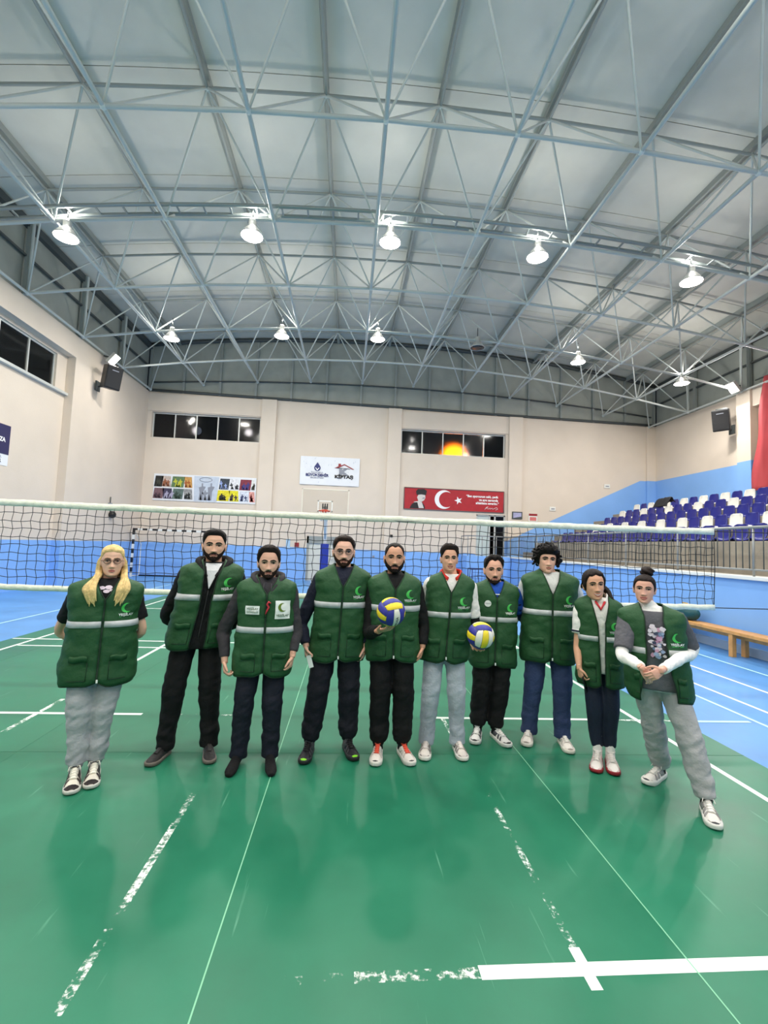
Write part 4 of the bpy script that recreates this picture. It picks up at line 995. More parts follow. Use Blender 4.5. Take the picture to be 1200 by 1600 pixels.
    def face(p, brow=(34, 24, 20), smile=0., teeth=False, lips=None, browr=.0042, iris=None):
        mb_ = fabric(brow, 'brow_hair')
        L_ = lambda x, z, o=0.: p.HM @ Vector((x*p.W, fy(x*p.W, z, p.W)-o, z))
        for sd in (-1, 1):
            c = Vector((sd*.031*p.W, fy(sd*.031*p.W, .003, p.W)+.0045, .003))
            e = link('eye', MB().sphere((0, 0, 0), (.0135, .008, .0046), 14, 8).mesh('eye'), p.o, M_eye); e.matrix_local = p.HM @ Matrix.Translation(c)
            ir = MB(); ir.sphere((c.x, c.y-.0046, c.z+.0006), (.0074, .0046, .0054), 12, 8); map_m = ir.mesh('iris'); map_mesh(map_m, lambda v: p.HM @ v); map_m.materials.append(M_iris)
            io = link('iris', map_m, e); io.matrix_parent_inverse = (p.HM @ Matrix.Translation(c)).inverted()
            g = MB().tube([L_(sd*x, z, .0025) for x, z in ((.014, .006), (.022, .0105), (.031, .0115), (.040, .0095), (.047, .004))], [.0016, .0028, .0030, .0028, .0016], 6)
            g.build('eyelashes', mb_, p.o)
            MB().tube([L_(sd*x, z, .002) for x, z in ((.010, .020), (.020, .0245), (.032, .0265), (.043, .0245), (.052, .017))], [browr*.7*p.hs, browr*p.hs, browr*p.hs, browr*.8*p.hs, browr*.4*p.hs], 8).build('eyebrow', mb_, p.o)
        ml = lips or M_lip; k = smile; wd = .022+.007*k
        xs_ = np.linspace(-1, 1, 11); cz = lambda t: -.068+.010*k*t*t
        mb = MB(); mb.tube([L_(wd*t, cz(t)+.0045*(1-t*t)+.001, .0004) for t in xs_], [.0012+.0024*(1-t*t) for t in xs_], 8)
        mb.tube([L_(wd*t, cz(t)-(.0050+.0065*k)*(1-t*t)-.0005, .0006) for t in xs_], [.0012+.0032*(1-t*t) for t in xs_], 8)
        lp = mb.build('lips', ml, p.o)
        if teeth: MB().tube([L_(wd*.85*t, cz(t)-.0022*(1-t*t), .0016) for t in xs_], [.0008+.0036*(1-t*t) for t in xs_], 8).build('teeth', M_teeth, lp)
        else: MB().tube([L_(wd*.97*t, cz(t)-.0003, .0022) for t in xs_], .0008, 5).build('mouth_line', fabric((110, 56, 52), 'mouth_line'), lp)
        return p
    def beard(p, col=(36, 27, 24), off=.006, side=True, hi=-.012, chin_only=False, seed=1):
        n = 56; rows = []
        for j in range(18):
            t = j/17; r = []
            for i in range(n+1):
                th = -1.75+3.5*i/n; at = abs(th)
                zt = np.interp(at, [0, .32, .55, .9, 1.3, 1.75], [-.046, -.052, -.060, -.048, -.02, .012]) if not chin_only else np.interp(at, [0, .32, .5, .62, .9, 1.75], [-.046, -.053, -.068, -.078, -.066, -.030])
                zb = np.interp(at, [0, .5, 1., 1.4, 1.75], [-.121, -.119, -.100, -.072, -.035])
                z = zb+(zt-zb)*t; v = hd(th, max(z, -.1145), p.W); v.z = z
                edge = min(1, t*4, (1-t)*5)*min(1, (1.75-at)*4); o = (off*edge+.0006)*(1+.3*noise.noise(v*90+Vector((seed, 0, 0))))-.0005
                d = Vector((v.x, v.y, (z+.05)*.5)).normalized(); r.append((v, d, o))
            rows.append(r)
        vs = [p.HM @ (v+d*o) for r in rows for v, d, o in r]; fs = []
        for j in range(17):
            for i in range(n):
                v = rows[j][i][0]+rows[j+1][i+1][0]; v = v*.5
                if abs(v.x) < .0255 and -.0795 < v.z < -.0605 and v.y < 0: continue
                a = j*(n+1)+i; fs.append((a, a+1, a+n+2, a+n+1))
        link('beard', mesh('beard', vs, fs, mat('beard_hair', col, .9, var=.3, vscale=60, spec=.1), True), p.o); return p
    def hair(p, col=(28, 22, 20), top=.018, sides=.007, line=.070, nape=-.075, temple=-.01, seed=1, rough=.003, freq=40, quiff=0., name='hair', recede=0., bulge=None, gloss=.55):
        n = 64; m = 20; rows = []
        for j in range(m+1):
            t = j/m; r = []
            for i in range(n):
                th = 2*PI*i/n; at = abs(math.atan2(math.sin(th), math.cos(th)))
                z0 = np.interp(at, [0, .45, .75, 1.05, 1.35, 1.6, 1.9, 2.4, PI], [line, line+recede, line-.004+recede*.5, .035, temple+.012, temple, -.035, nape, nape])
                z = z0+(.1146-z0)*math.sin(t*PI/2); v = hd(th, z, p.W)
                hh = max(0, min(1, (z-.03)/.055)); o = sides+(top-sides)*hh
                if quiff: o += quiff*max(0, math.cos(th))*max(0, 1-abs(t-.35)/.4)
                if bulge: o += bulge(th, z, t)
                o *= min(1, .15+t*5)
                o += rough*noise.noise(v*freq+Vector((seed*3.3, 0, 0))) + rough*.8*noise.noise(v*freq*2.3+Vector((0, seed, 0)))
                if j == 0: o = -.004
                d = Vector((v.x, v.y*.9, max(0, z-.01)*1.1)).normalized(); r.append(p.HM @ (v+d*o))
            rows.append(r)
        vs, fs = grid_closed(rows)
        m_ = mat('hair_strands', col, max(gloss, .6), var=.25, vscale=30, bump=.35, bscale=70, spec=.2)
        p.mh = m_; p.hairo = link(name, mesh(name, vs, fs, m_, True), p.o); return p
    def glasses(p, col=(40, 30, 32), r=.0016):
        L_ = lambda x, z, o: p.HM @ Vector((x*p.W, fy(min(abs(x), .045)*p.W, .0, p.W)*0-.092-o+abs(x)*.22, z))
        m_ = fabric(col, 'glasses_frame', .3, 0); g = None
        mb = MB()
        for sd in (-1, 1): mb.tube([L_(sd*.033+.0235*math.cos(t), .001+.0165*math.sin(t), .004) for t in np.linspace(0, 2*PI, 25)[:-1]], r, 6, closed=True)
        mb.tube([L_(-.010, .006, .006), L_(0, .008, .008), L_(.010, .006, .006)], r, 6)
        g = mb.build('glasses', m_, p.o)
        for sd in (-1, 1):
            MB().tube([L_(sd*.056, .006, .003), p.HM @ Vector((sd*.077*p.W, -.05, .006)), p.HM @ Vector((sd*.080*p.W, .012, .004))], r, 6).build('temple', m_, g)
            c = L_(sd*.033, .001, .004); pts = [L_(sd*.033+.0225*math.cos(t), .001+.0155*math.sin(t), .004) for t in np.linspace(0, 2*PI, 21)[:-1]]
            link('lens', mesh('lens', [c]+pts, [(0, 1+k, 1+(k+1) % 20) for k in range(20)], M_clear), g)
        return p
    # ---- clothes ---------------------------------------------------
    def shirt(p, col, length='long', collar=None, collar_col=None, name='shirt', cuff=None, low=.82, off=.012, m=None, wr=.008, sleeve_cols=None, high=1.485):
        s_ = p.s; g = []; rows = []
        for z in np.linspace(low, high, 30)*s_: rows.append([p.T(p.surf(_tb, 2*PI*k/30, z, off)) for k in range(30)])
        g.append(grid_closed(rows)); m_ = m or fabric(col, 'shirt_cloth')
        for sd, (sh, e, q, k) in p.arms.items():
            inn = sh+Vector((-sd*.06, 0, -.01))
            if length == 'long':
                qq = q+(q-e).normalized()*(-.012 if cuff is None else cuff)
                g.append(limb([inn, sh, sh.lerp(e, .5), e, e.lerp(qq, .5), qq], [.058*k, .066*k, .062*k, .056*k, .050*k, .040*k], 16, 26))
            else:
                qq = sh.lerp(e, .70); g.append(limb([inn, sh, sh.lerp(e, .4), qq], [.058*k, .068*k, .069*k, .070*k], 16, 18))
        nb = p.T(Vector((0, .014, 1.46*s_)))
        if collar == 'turtle': t_ = p.HM @ Vector((0, .015, -.105)); g.append(limb([nb-Vector((0, 0, .03)), nb, nb.lerp(t_, .6), t_], [.085*s_, .074*s_*(.88 if p.fem else 1), .067*s_*(.88 if p.fem else 1), .066*s_*(.88 if p.fem else 1)], 20, 10))
        me = fuse(name, g, .008, 4); wrinkle(me, wr, 16, p.base.x*3, lambda z: .6+.6*np.exp(-((z-1.1*s_)/.2)**2)); me.materials.append(m_)
        p.sh_o = link(name, me, p.o)
        if collar in ('crew', 'polo'):
            mb = MB(); cm = fabric(collar_col or col, 'collar_cloth'); h = .012 if collar == 'crew' else .050; gr_ = (1.0, 0) if collar == 'crew' else (1.16, .026)
            pts = [p.T(Vector((.079*gr_[0]*s_*math.sin(t)*(.9 if p.fem else 1), (.014-.074*gr_[0]*math.cos(t)-(0 if collar == 'crew' else .030)*max(0, math.cos(t))**2)*s_, (1.468+gr_[1]+.018*(1-math.cos(t))/2-(.028 if collar == 'crew' else .062)*max(0, math.cos(t))**1.5)*s_))) for t in (np.linspace(0, 2*PI, 41)[:-1] if collar == 'crew' else np.linspace(.42, 2*PI-.42, 40))]
            mb.tube(pts, [(.009, h*.5)]*40, 10, closed=(collar == 'crew')); mb.build('collar', cm, p.sh_o)
        if collar == 'hood':
            half = [(.0, .088, 1.50, .046, .030), (.078, .066, 1.502, .044, .030), (.112, .012, 1.490, .036, .028), (.102, -.050, 1.466, .030, .024), (.070, -.096, 1.428, .022, .018), (.030, -.124, 1.372, .012, .010)]
            q = [(-x, y, z, r1, r2) for x, y, z, r1, r2 in half[:0:-1]]+half
            v, f = limb([p.T(Vector((x*s_*(1+(p.w-1)*.5), y*s_, z*s_))) for x, y, z, _, _ in q], [(r1*s_*.8, r2*s_*.9) for _, _, _, r1, r2 in q], 14, 44, hint=(0, 0, 1))
            me = mesh('hood', v, f, m_, True); wrinkle(me, .010, 20, p.base.x+5); link('hood', me, p.sh_o)
        return p
    def sleeve(p, sd, col, r, t0, t1, name, m=None):
        """a second, longer or shorter sleeve layer from t0 to t1 along the arm (0 shoulder, 1 elbow, 2 wrist)"""
        sh, e, q, k = p.arms[sd]; at = lambda t: sh.lerp(e, t) if t <= 1 else e.lerp(q, t-1)
        rad = lambda t: np.interp(t, [0, .5, 1, 1.5, 2], [.069, .066, .060, .053, .042])*k*r
        ts = np.linspace(t0, t1, 8); me = fuse(name, [limb([at(t) for t in ts], [rad(t) for t in ts], 16, 22)], .006, 2); wrinkle(me, .006, 22, sd+p.base.x, None)
        me.materials.append(m or fabric(col, 'sleeve_cloth')); link(name, me, p.o); return p
    def vest(p, hem, vbot, band, gap=None, topw=.082, emblem=True, text=True, pockets=True, puller=True, emb_x=.125, shift=0.):
        """hem, vbot, band: heights in metres; gap(z) -> (left, right) half opening of the front"""
        s_ = p.s; ztop = 1.508*s_; N = 44; R = 56; WR = .012
        def gp(z):
            v = 0.0025
            if z > vbot: v = .0025+topw*s_*((z-vbot)/(ztop-vbot))**.85
            if gap: l, r = gap(z); return max(v, l), max(v, r)
            return v, v
        rows = []
        for j in range(R+1):
            z0 = hem+(ztop-hem)*(1-(1-j/R)**1.6); gl, gr = gp(z0); a, b, cy = p.tab(_tv, z0); tl = math.asin(min(.98, gl/a)**1.25); tr = math.asin(min(.98, gr/a)**1.25); row = []
            for i in range(N+1):
                t = i/N; u = t*t*(3-2*t)*.4+t*.6; th = tr+(2*PI-tl-tr)*u
                z = z0; x = a*abs(math.sin(th))
                if math.cos(th) > 0: z += .035*max(0, 1-x/.07)**2*max(0, 1-(z0-hem)/.12)
                z += .008*math.sin(th*3+p.base.x*5)*max(0, 1-(z0-hem)/.15)
                v = p.surf(_tv, th, z0, 0, 2.5, WR); v.z = z; tk = 1-.075*max(0, 1-(z0-hem)/.06)**2; v.x *= tk; v.y *= tk; row.append(p.T(v))
            rows.append(row)
        vs = [v for r in rows for v in r]; fs = []
        for j in range(R):
            for i in range(N): a = j*(N+1)+i; fs.append((a, a+1, a+N+2, a+N+1))
        o = link('vest', mesh('vest', vs, fs, M_vest, True), p.o); md = o.modifiers.new('t', 'SOLIDIFY'); md.thickness = .005; md.offset = 0
        p.v_o = o
        # edging along the opening and hem
        mb = MB()
        for k in (0, N):
            pts = [rows[j][k]+(rows[j][k]-p.T(Vector((0, .0, rows[j][k].z)))).normalized()*.002 for j in range(R+1)]; mb.tube(pts, .0042, 6)
        mb.tube(rows[0], .0045, 6); mb.build('edging', M_vestd, o)
        F_ = lambda x, z, d=.006: p.front(_tv, x, z, d, 0, 2.5, WR)
        # reflective band all round
        vs = []; fs = []; hh = .0235*s_; gl, gr = gp(band); a, b, cy = p.tab(_tv, band); tl = math.asin(min(.98, (gl+.007)/a)**1.25); tr = math.asin(min(.98, (gr+.007)/a)**1.25)
        for i in range(61):
            th = tr+(2*PI-tl-tr)*i/60
            for z in (band-hh, band, band+hh): vs.append(p.T(p.surf(_tv, th, z, .006, 2.5, WR)))
        for i in range(60):
            for k in range(2): q = i*3+k; fs.append((q, q+3, q+4, q+1))
        r_ = link('reflective_band', mesh('reflective_band', vs, fs, M_reflect, True), o, label='silver reflective band'); md = r_.modifiers.new('t', 'SOLIDIFY'); md.thickness = .002
        if pockets:
            for sd in (-1, 1):
                zc = hem+(band-hem)*.47; x0, x1 = (.062+.0)*s_*p.w, .165*s_*p.w
                g = gp(zc)[0 if sd < 0 else 1]; x0 = max(x0, g+.03); vs = []; fs = []
                for i in range(9):
                    x = sd*(x0+(x1-x0)*i/8)
                    for z, d in ((zc-.028, .009), (zc, .014), (zc+.010, .012), (zc+.012, .004)): vs.append(F_(x, z+.005*math.sin(i*.8), d))
                for i in range(8):
                    for k in range(3): q = i*4+k; fs.append((q, q+4, q+5, q+1))
                f_ = link('pocket_flap', mesh('pocket_flap', vs, fs, M_vest, True), o); md = f_.modifiers.new('t', 'SOLIDIFY'); md.thickness = .004
                mb = MB(); zb = hem+.05
                mb.tube([F_(sd*x0, zc-.03, .005), F_(sd*x0, (zc+zb)/2, .005), F_(sd*x0, zb, .005)], .0022, 5); mb.tube([F_(sd*(x0+(x1-x0)*k/6), zb, .005) for k in range(7)], .0022, 5); mb.build('pocket_seam', M_vestd, o)
        mb = MB()
        for sd in (-1, 1): mb.tube([F_(sd*(.045+.10*t)*s_, z_, .004) for t, z_ in zip(np.linspace(0, 1, 6), np.linspace(vbot+.03, 1.40*s_, 6))], .0012, 4)
        if puller: MB().cbox((-.006, -.004, -.012), (.006, .004, .012), .002, None, Matrix.Translation(F_(.004, hem+.045, .010))).build('zip_puller', M_wht, o)
        if emblem:
            ez = band+(.118)*s_; ex = emb_x*s_*p.w
            G = lambda u, v: F_(ex+u, ez+v, .0065)
            link('crescent_emblem', crescent_me('crescent_emblem', 0, .0, .036*s_, .030*s_, .015*s_, M_emb, G, .2), o, label='bright green crescent')
            if text:
                me = text_mesh('YEŞİLAY', .0245*s_, .0008, 'CENTER', M_wht); map_mesh(me, lambda q: G(q.x, q.y-.052*s_)); link('lettering', me, o, label='white lettering')
                link('small_print', poly_me('small_print', [(-.042*s_, -.070*s_), (.042*s_, -.070*s_), (.042*s_, -.0665*s_), (-.042*s_, -.0665*s_)], M_emb, fn=G), o)
        p.F = F_; return p
    def trousers(p, col, style='straight', m=None, var=.08):
        s_ = p.s; g = []; K = {'straight': (.092, .082, .074, .068), 'jogger': (.098, .090, .086, .064), 'baggy': (.100, .088, .080, .068), 'slim': (.088, .076, .064, .056), 'sweat': (.100, .080, .068, .062), 'leggings': (.084, .078, .066, .052), 'jeans': (.094, .082, .074, .070)}[style]
        rows = []
        for z in np.linspace(.81, 1.03, 10)*s_: rows.append([p.T(p.surf(_tb, 2*PI*k/28, z, .012 if style != 'leggings' else .004, 2.2)) for k in range(28)])
        g.append(grid_closed(rows)); zc = {'jogger': .055, 'baggy': .06, 'sweat': .06, 'leggings': .09}.get(style, .0)
        for i, (hj, kn, an, f, h, t) in enumerate(p.hipj):
            e = an+Vector((0, 0, zc*s_-.035*s_)) - f*.012; kw = s_*(.6+.4*p.w)
            mid = kn.lerp(an, .5)+Vector((f.x*.0, .012, 0)) + (Vector((0, -.012, 0)) if style == 'baggy' else Vector())
            rr = [K[0]*kw, K[0]*kw, (K[0]+K[1])/2*kw, K[1]*kw, K[2]*kw*(.96 if style != 'baggy' else 1.02), K[2]*.92*kw, K[3]*kw]
            if style in ('jogger', 'baggy', 'sweat'): pts = [hj+Vector((0, .01, .06)), hj+Vector((0, .01, -.02)), hj.lerp(kn, .5), kn, mid, mid.lerp(e, .72), e]
            else: pts = [hj+Vector((0, .01, .06)), hj+Vector((0, .01, -.02)), hj.lerp(kn, .5), kn, mid, mid.lerp(e, .6), e]
            g.append(limb(pts, rr, 18, 34))
        me = fuse('trousers', g, .0085, 4)
        amp = {'leggings': .002, 'slim': .008, 'jeans': .011, 'baggy': .017, 'sweat': .017}.get(style, .014)
        wrinkle(me, amp, 13, p.base.x*7+2, lambda z: .5+1.0*np.exp(-((z-.20*s_)/.12)**2)+.7*np.exp(-((z-.5*s_)/.10)**2)); me.materials.append(m or fabric(col, 'trouser_cloth', .85, var))
        p.tr = link('trousers', me, p.o)
        if style in ('jogger', 'baggy', 'sweat'):
            for hj, kn, an, f, h, t in p.hipj:
                e = an+Vector((0, 0, zc*s_-.035*s_))-f*.012; MB().tube([e+Vector((0, 0, .012)), e-Vector((0, 0, .004)), e-Vector((0, 0, .022))], [.052*s_, .050*s_, .046*s_], 18).build('ankle_cuff', m or fabric(col, 'trouser_cloth', .85, var), p.tr)
        return p
    def socks(p, col, h=.10, foot=False):
        for hj, kn, an, f, hl, t in p.hipj:
            mk = fabric(col, 'sock_cloth'); g = [limb([an+Vector((0, 0, h)), an, an-Vector((0, 0, .04))], [.043*p.s, .041*p.s, .043*p.s], 14, 10)]
            if foot:
                L = (t-hl).length; a = lambda k, z: hl+f*L*k+Vector((0, 0, z))
                g.append(limb([a(.02, .036), a(.12, .046), a(.3, .048), a(.55, .036), a(.8, .026), a(.98, .018)], [(.024, .030), (.033, .043), (.036, .046), (.042, .034), (.044, .024), (.026, .014)], 16, 20, hint=(0, 0, 1)))
            me = fuse('sock', g, .006, 3); a_ = co_of(me); a_[:, 2] = np.maximum(a_[:, 2], .003); me.vertices.foreach_set('co', a_.ravel()); me.update(); me.materials.append(mk); link('sock', me, p.o)
        return p
    def shoes(p, up, sole, lace=None, accent=None, toe=None, label=None, heel_tab=None, laces=True, chunky=1., tip=None, loops=False):
        mu, ms = fabric(up, 'shoe_upper', .55), fabric(sole, 'shoe_sole', .5, .03)
        for hj, kn, an, f, hl, t in p.hipj:
            L = max(.25, min(.31, (t-hl).length*1.02+.0)); side = Vector((0, 0, 1)).cross(f); o0 = hl-f*.012
            Q = lambda u, v, z: o0+f*(L*u)+side*v+Vector((0, 0, z))
            us = np.array([0, .06, .15, .28, .42, .56, .70, .82, .92, .98, 1.0]); wd = np.array([.014, .028, .034, .036, .038, .043, .047, .045, .036, .022, .010])*1.02; ht = np.array([.060, .088, .098, .096, .086, .072, .060, .052, .044, .036, .028])
            rows = []
            for u, w_, h_ in zip(us, wd, ht):
                rows.append([Q(u, w_*math.copysign(abs(math.cos(a))**.8, math.cos(a)), .012+(h_-.012)*(max(0, math.sin(a))**.75) if math.sin(a) > 0 else .012) for a in np.linspace(0, 2*PI, 21)[:-1]])
            vs, fs = grid_closed([r for r in rows])
            sh = link('shoe', mesh('shoe', vs, fs, mu, True), p.o); md = sh.modifiers.new('s', 'SUBSURF'); md.levels = 1; md.render_levels = 1
            # sole
            out = [(u, s2*(w_+.005)) for s2 in (1,) for u, w_ in zip(us, wd)]; ring = [(u, v) for u, v in out]+[(u, -v) for u, v in out[::-1]]
            mb = MB(); n = len(ring); vs = []
            for z, k, e in ((.0, .93, -.002), (.006, 1.0, .0), (.020*chunky, 1.03, .002), (.030*chunky, .98, .0)):
                vs += [Q(.5+(u-.5)*(1+e*4)*1.01, v*k, z+(.012*max(0, u-.82)/.18 if z < .01 else .006*max(0, u-.8)/.2)) for u, v in ring]
            fs = [(j*n+i, j*n+(i+1) % n, (j+1)*n+(i+1) % n, (j+1)*n+i) for j in range(3) for i in range(n)]+[tuple(range(n))[::-1], tuple(range(3*n, 4*n))]
            link('sole', mesh('sole', vs, fs, ms, True), sh)
            hz = lambda u, v: .012+(np.interp(u, us, ht)-.012)*(max(0, 1-(abs(v)/np.interp(u, us, wd))**2))**.4
            def patch(name, quad, m_, d=.003):
                vs = []; fs = []
                for i in range(7):
                    for j in range(5):
                        a, b = i/6, j/4; u = (quad[0][0]*(1-a)+quad[1][0]*a)*(1-b)+(quad[3][0]*(1-a)+quad[2][0]*a)*b; v = (quad[0][1]*(1-a)+quad[1][1]*a)*(1-b)+(quad[3][1]*(1-a)+quad[2][1]*a)*b
                        w_ = np.interp(u, us, wd); vv = v*w_; q = Q(u, vv, hz(u, vv)); q += (side*v*.8+Vector((0, 0, .7))).normalized()*d; vs.append(q)
                for i in range(6):
                    for j in range(4): k = i*5+j; fs.append((k, k+1, k+6, k+5))
                x = link(name, mesh(name, vs, fs, m_, True), sh); md = x.modifiers.new('t', 'SOLIDIFY'); md.thickness = .002; return x
            if accent:
                ma = fabric(accent, 'shoe_panel', .5)
                for s2 in (-1, 1):
                    patch('side_panel', [(.10, s2*.99), (.42, s2*.97), (.50, s2*.62), (.14, s2*.75)], ma); patch('side_stripe', [(.50, s2*.50), (.56, s2*.50), (.62, s2*.99), (.53, s2*.99)], ma, .0045); patch('side_stripe', [(.62, s2*.46), (.67, s2*.46), (.76, s2*.99), (.68, s2*.99)], ma, .0045); patch('toe_guard', [(.84, s2*.99), (.965, s2*.9), (.95, s2*.5), (.86, s2*.72)], ma, .0045)
            if toe: patch('toe_cap', [(.84, -.85), (.97, -.8), (.97, .8), (.84, .85)], fabric(toe, 'toe_cap', .5))
            if tip: 
                patch('toe_tip', [(.93, -.99), (.992, -.95), (.992, .95), (.93, .99)], fabric(tip, 'toe_tip', .4), .006)
            mt = fabric(lace or up, 'shoe_tongue', .6)
            patch('tongue', [(.26, -.42), (.66, -.30), (.66, .30), (.26, .42)], mt, .005)
            if laces:
                ml = fabric(lace or (235, 235, 230), 'lace_cord', .7); mb = MB()
                for k in range(5):
                    u = .34+.075*k; mb.tube([Q(u+.02*s2_, v*np.interp(u, us, wd), hz(u, v*np.interp(u, us, wd))+.009) for v, s2_ in ((-.5, 0), (-.2, 1), (.2, 0), (.5, 1))], .0034, 6)
                if loops: mb.tube([Q(.33, -.01, .104), Q(.36, -.03, .112), Q(.42, -.038, .092)], .003, 5); mb.tube([Q(.33, .01, .104), Q(.36, .03, .112), Q(.42, .038, .092)], .003, 5)
                mb.build('laces', ml, sh)
            if heel_tab: patch('heel_tab', [(.01, -.5), (.09, -.6), (.09, .6), (.01, .5)], fabric(heel_tab, 'heel_tab'))
            MB().tube([Q(.05, 0, .098), Q(.10, .028, .104), Q(.24, .032, .104), Q(.33, .018, .102), Q(.33, -.018, .102), Q(.24, -.032, .104), Q(.10, -.028, .104)], .0065, 8, closed=True).build('shoe_collar', fabric(heel_tab or lace or up, 'shoe_collar'), sh)
        return p
# ---------------------------------------------------------------- the ten people, left to right
LIPF = mat('rosy_lips', (180, 102, 94), .5)
GREY, BLACK, NAVY = (150, 152, 156), (20, 20, 22), (24, 28, 44)
def face_cam(px): return -math.atan((px-600)/FPX+YAW)
# 1 woman with long blond hair
p = Person('blond woman with glasses in green vest and grey sweatpants, hands behind her back', [((117,1213),(109,1249)), ((148,1205),(140,1239))], (167,850), (171,902), (147,1075), (164,925), 1.14, .42, (228,182,156), True, (.02, -.02, 0), .98, .014)
p.arm(-1, (92,985,.12), (140,1015,.24)); p.arm(1, (222,985,.13), (180,1015,.25)); p.body().face((120,86,60), 0, lips=LIPF, browr=.0030).glasses((58,34,40), .0017)
p.shirt(BLACK, 'short', 'crew', m=fabric(BLACK, 'black_tee'))
z_ = lambda y, x: p.zY(y, x)
p.vest(z_(1072,120), z_(936,165), z_(975,150), emb_x=.130)
sp = lambda u, v: p.front(_tb, u, v, .006, .012)
for k, (u0, v0, r_) in enumerate(((-.03, .012, .018), (.012, .016, .020), (.0, -.012, .018), (.03, -.004, .012))):
    link('shirt_print', poly_me('shirt_print', [(u0+r_*math.cos(t)*1.2, z_(938,165)+.075+v0+r_*.7*math.sin(t)) for t in np.linspace(0, 2*PI, 13)[:-1]], fabric((232,214,226), 'pale_print'), fn=sp), p.sh_o)
p.trousers((172,174,178), 'sweat', fabric((172,174,178), 'grey_sweatpants', .85, .07)); p.socks((206,206,204), .10)
p.shoes((226,220,206), (206,204,196), (240,236,222), (58,50,50), (44,38,40), heel_tab=(60,52,52), loops=True)
p.hair((222,192,132), .014, .006, .072, -.09, .012, 3, .002, 30, gloss=.45, recede=-.006)
for sd in (-1, 1):
    for k in range(8):
        t = k/7; x0 = .070+.004*math.sin(k*2); y0 = .010+.075*(1-t); e = .007*math.sin(k*2.7); xo = .058+.050*t
        q = [p.HM @ Vector((sd*x0*.86, y0, .045)), p.HM @ Vector((sd*(x0+.010), y0+.006, -.005)), p.HM @ Vector((sd*(x0+.014+e), y0+.0, -.070)), p.HM @ Vector((sd*(x0+.016-e), -.030-.02*t, -.112)), p.F(sd*(xo+.020+e), 1.435*p.s-.010*t, .030), p.F(sd*(xo+.012-e), 1.375*p.s, .020), p.F(sd*(xo-.004+e), (1.325-.02*(k % 3))*p.s, .010)]
        v, f = limb(q, [(.010, .008), (.016, .012), (.019, .013), (.020, .013), (.020, .012), (.015, .010), (.003, .003)], 10, 26); link('hair_lock', mesh('hair_lock', v, f, p.mh, True), p.hairo)
v, f = limb([p.HM @ Vector(q) for q in ((0, .09, .04), (0, .105, -.03), (0, .10, -.11), (0, .10, -.19), (0, .09, -.23))], [(.05, .02), (.075, .025), (.09, .025), (.085, .02), (.05, .01)], 14, 18, hint=(0, 1, 0)); link('hair_lock', mesh('hair_lock', v, f, p.mh, True), p.hairo)
# 2 tall man, black hoodie, open vest
p = Person('tall bearded man in open green vest over black hoodie, hands behind his back', [((262,1176),(229,1201)), ((325,1171),(328,1199))], (332,826), (331,877), (303,1020), (331,890), 1.08, .26, (220,172,146), False, (0, -.02, 0), 1.08)
p.arm(-1, (261,962,.12), (300,985,.24)); p.arm(1, (386,962,.12), (345,985,.24)); p.body().face((26,20,18), .1, browr=.0056).beard((34,26,24), .005, seed=2)
p.shirt(BLACK, 'long', 'hood', m=fabric((22,22,24), 'black_hoodie'))
zv = p.zY(925, 330); hm_ = p.zY(1014, 300); zt_ = 1.5*p.s
p.vest(hm_, zt_-.30, p.zY(933, 315), gap=lambda z: (.052*p.s+.030*max(0, (zt_-z)/.5-.4)*-.2+.01*math.sin(z*9), .055*p.s-.02*max(0, 1-abs(z-1.25)/.3)), emb_x=.128, pockets=True, puller=False)
sp = lambda u, v: p.front(_tb, u, v, .010, .012)
tz = p.zY(905, 332)
link('undershirt', poly_me('undershirt', [(-.062, 1.475*p.s), (.062, 1.475*p.s), (.052, 1.42*p.s), (.018, 1.30*p.s), (.0, 1.275*p.s), (-.018, 1.30*p.s), (-.052, 1.42*p.s)], fabric((226,226,228), 'white_tee'), fn=sp), p.sh_o, label='white T-shirt')
MB().tube([sp(-.055*(1-t)-.004, (1.45-.18*t)*p.s) for t in np.linspace(0, 1, 8)], .006, 6).build('hoodie_edge', fabric((14,14,15), 'zip_edge'), p.sh_o); MB().tube([sp(.055*(1-t)+.004, (1.45-.18*t)*p.s) for t in np.linspace(0, 1, 8)], .006, 6).build('hoodie_edge', fabric((14,14,15), 'zip_edge'), p.sh_o)
MB().tube([sp(0, (1.27-.38*t)*p.s) for t in np.linspace(0, 1, 8)], .0035, 6).build('hoodie_zip', fabric((60,60,62), 'zip_grey'), p.sh_o)
p.trousers((16,16,18), 'straight', fabric((16,16,18), 'black_trousers')); p.socks(BLACK, .05); p.shoes((44,42,42), (112,104,96), (50,48,48), laces=False)
p.hair((22,17,16), .022, .005, .080, -.06, .0, 5, .003, 45, .006)
# 3 man in socks
p = Person('man in black socks and dark grey hoodie under a zipped green vest', [((374,1189),(356,1217)), ((420,1187),(424,1216))], (419,852), (417,905), (408,1060), (417,915), 1.06, .17, (220,172,148), False, (0, 0, 0), 1.0)
p.arm(-1, (350,985,.03), (351,1033,-.06), curl=(.7,.95,.7), spread=.02); p.arm(1, (462,985,.03), (457,1024,-.06), handd=(-.15,-.1,-1), curl=(.65,.85,.6), spread=.02)
p.body().face((34,26,22), 0, browr=.0046).beard((38,30,26), .0045, seed=3)
p.shirt((56,54,58), 'long', 'hood', m=fabric((58,56,60), 'charcoal_hoodie', .85, .12), cuff=-.03)
p.vest(p.zY(1058,400), p.zY(928,412), p.zY(984,405), emblem=False, puller=False, topw=.088)
F = p.F; y0 = p.zY(967,430); w1 = .112; h1 = .142
def pat(name, x, z, w_, h_, m, d=.0085):
    vs = [F(x+w_*i/10, z+h_*j/10, d) for i in range(11) for j in range(11)]; return link(name, mesh(name, vs, [(i*11+j, i*11+j+11, i*11+j+12, i*11+j+1) for i in range(10) for j in range(10)], m, True), p.v_o)
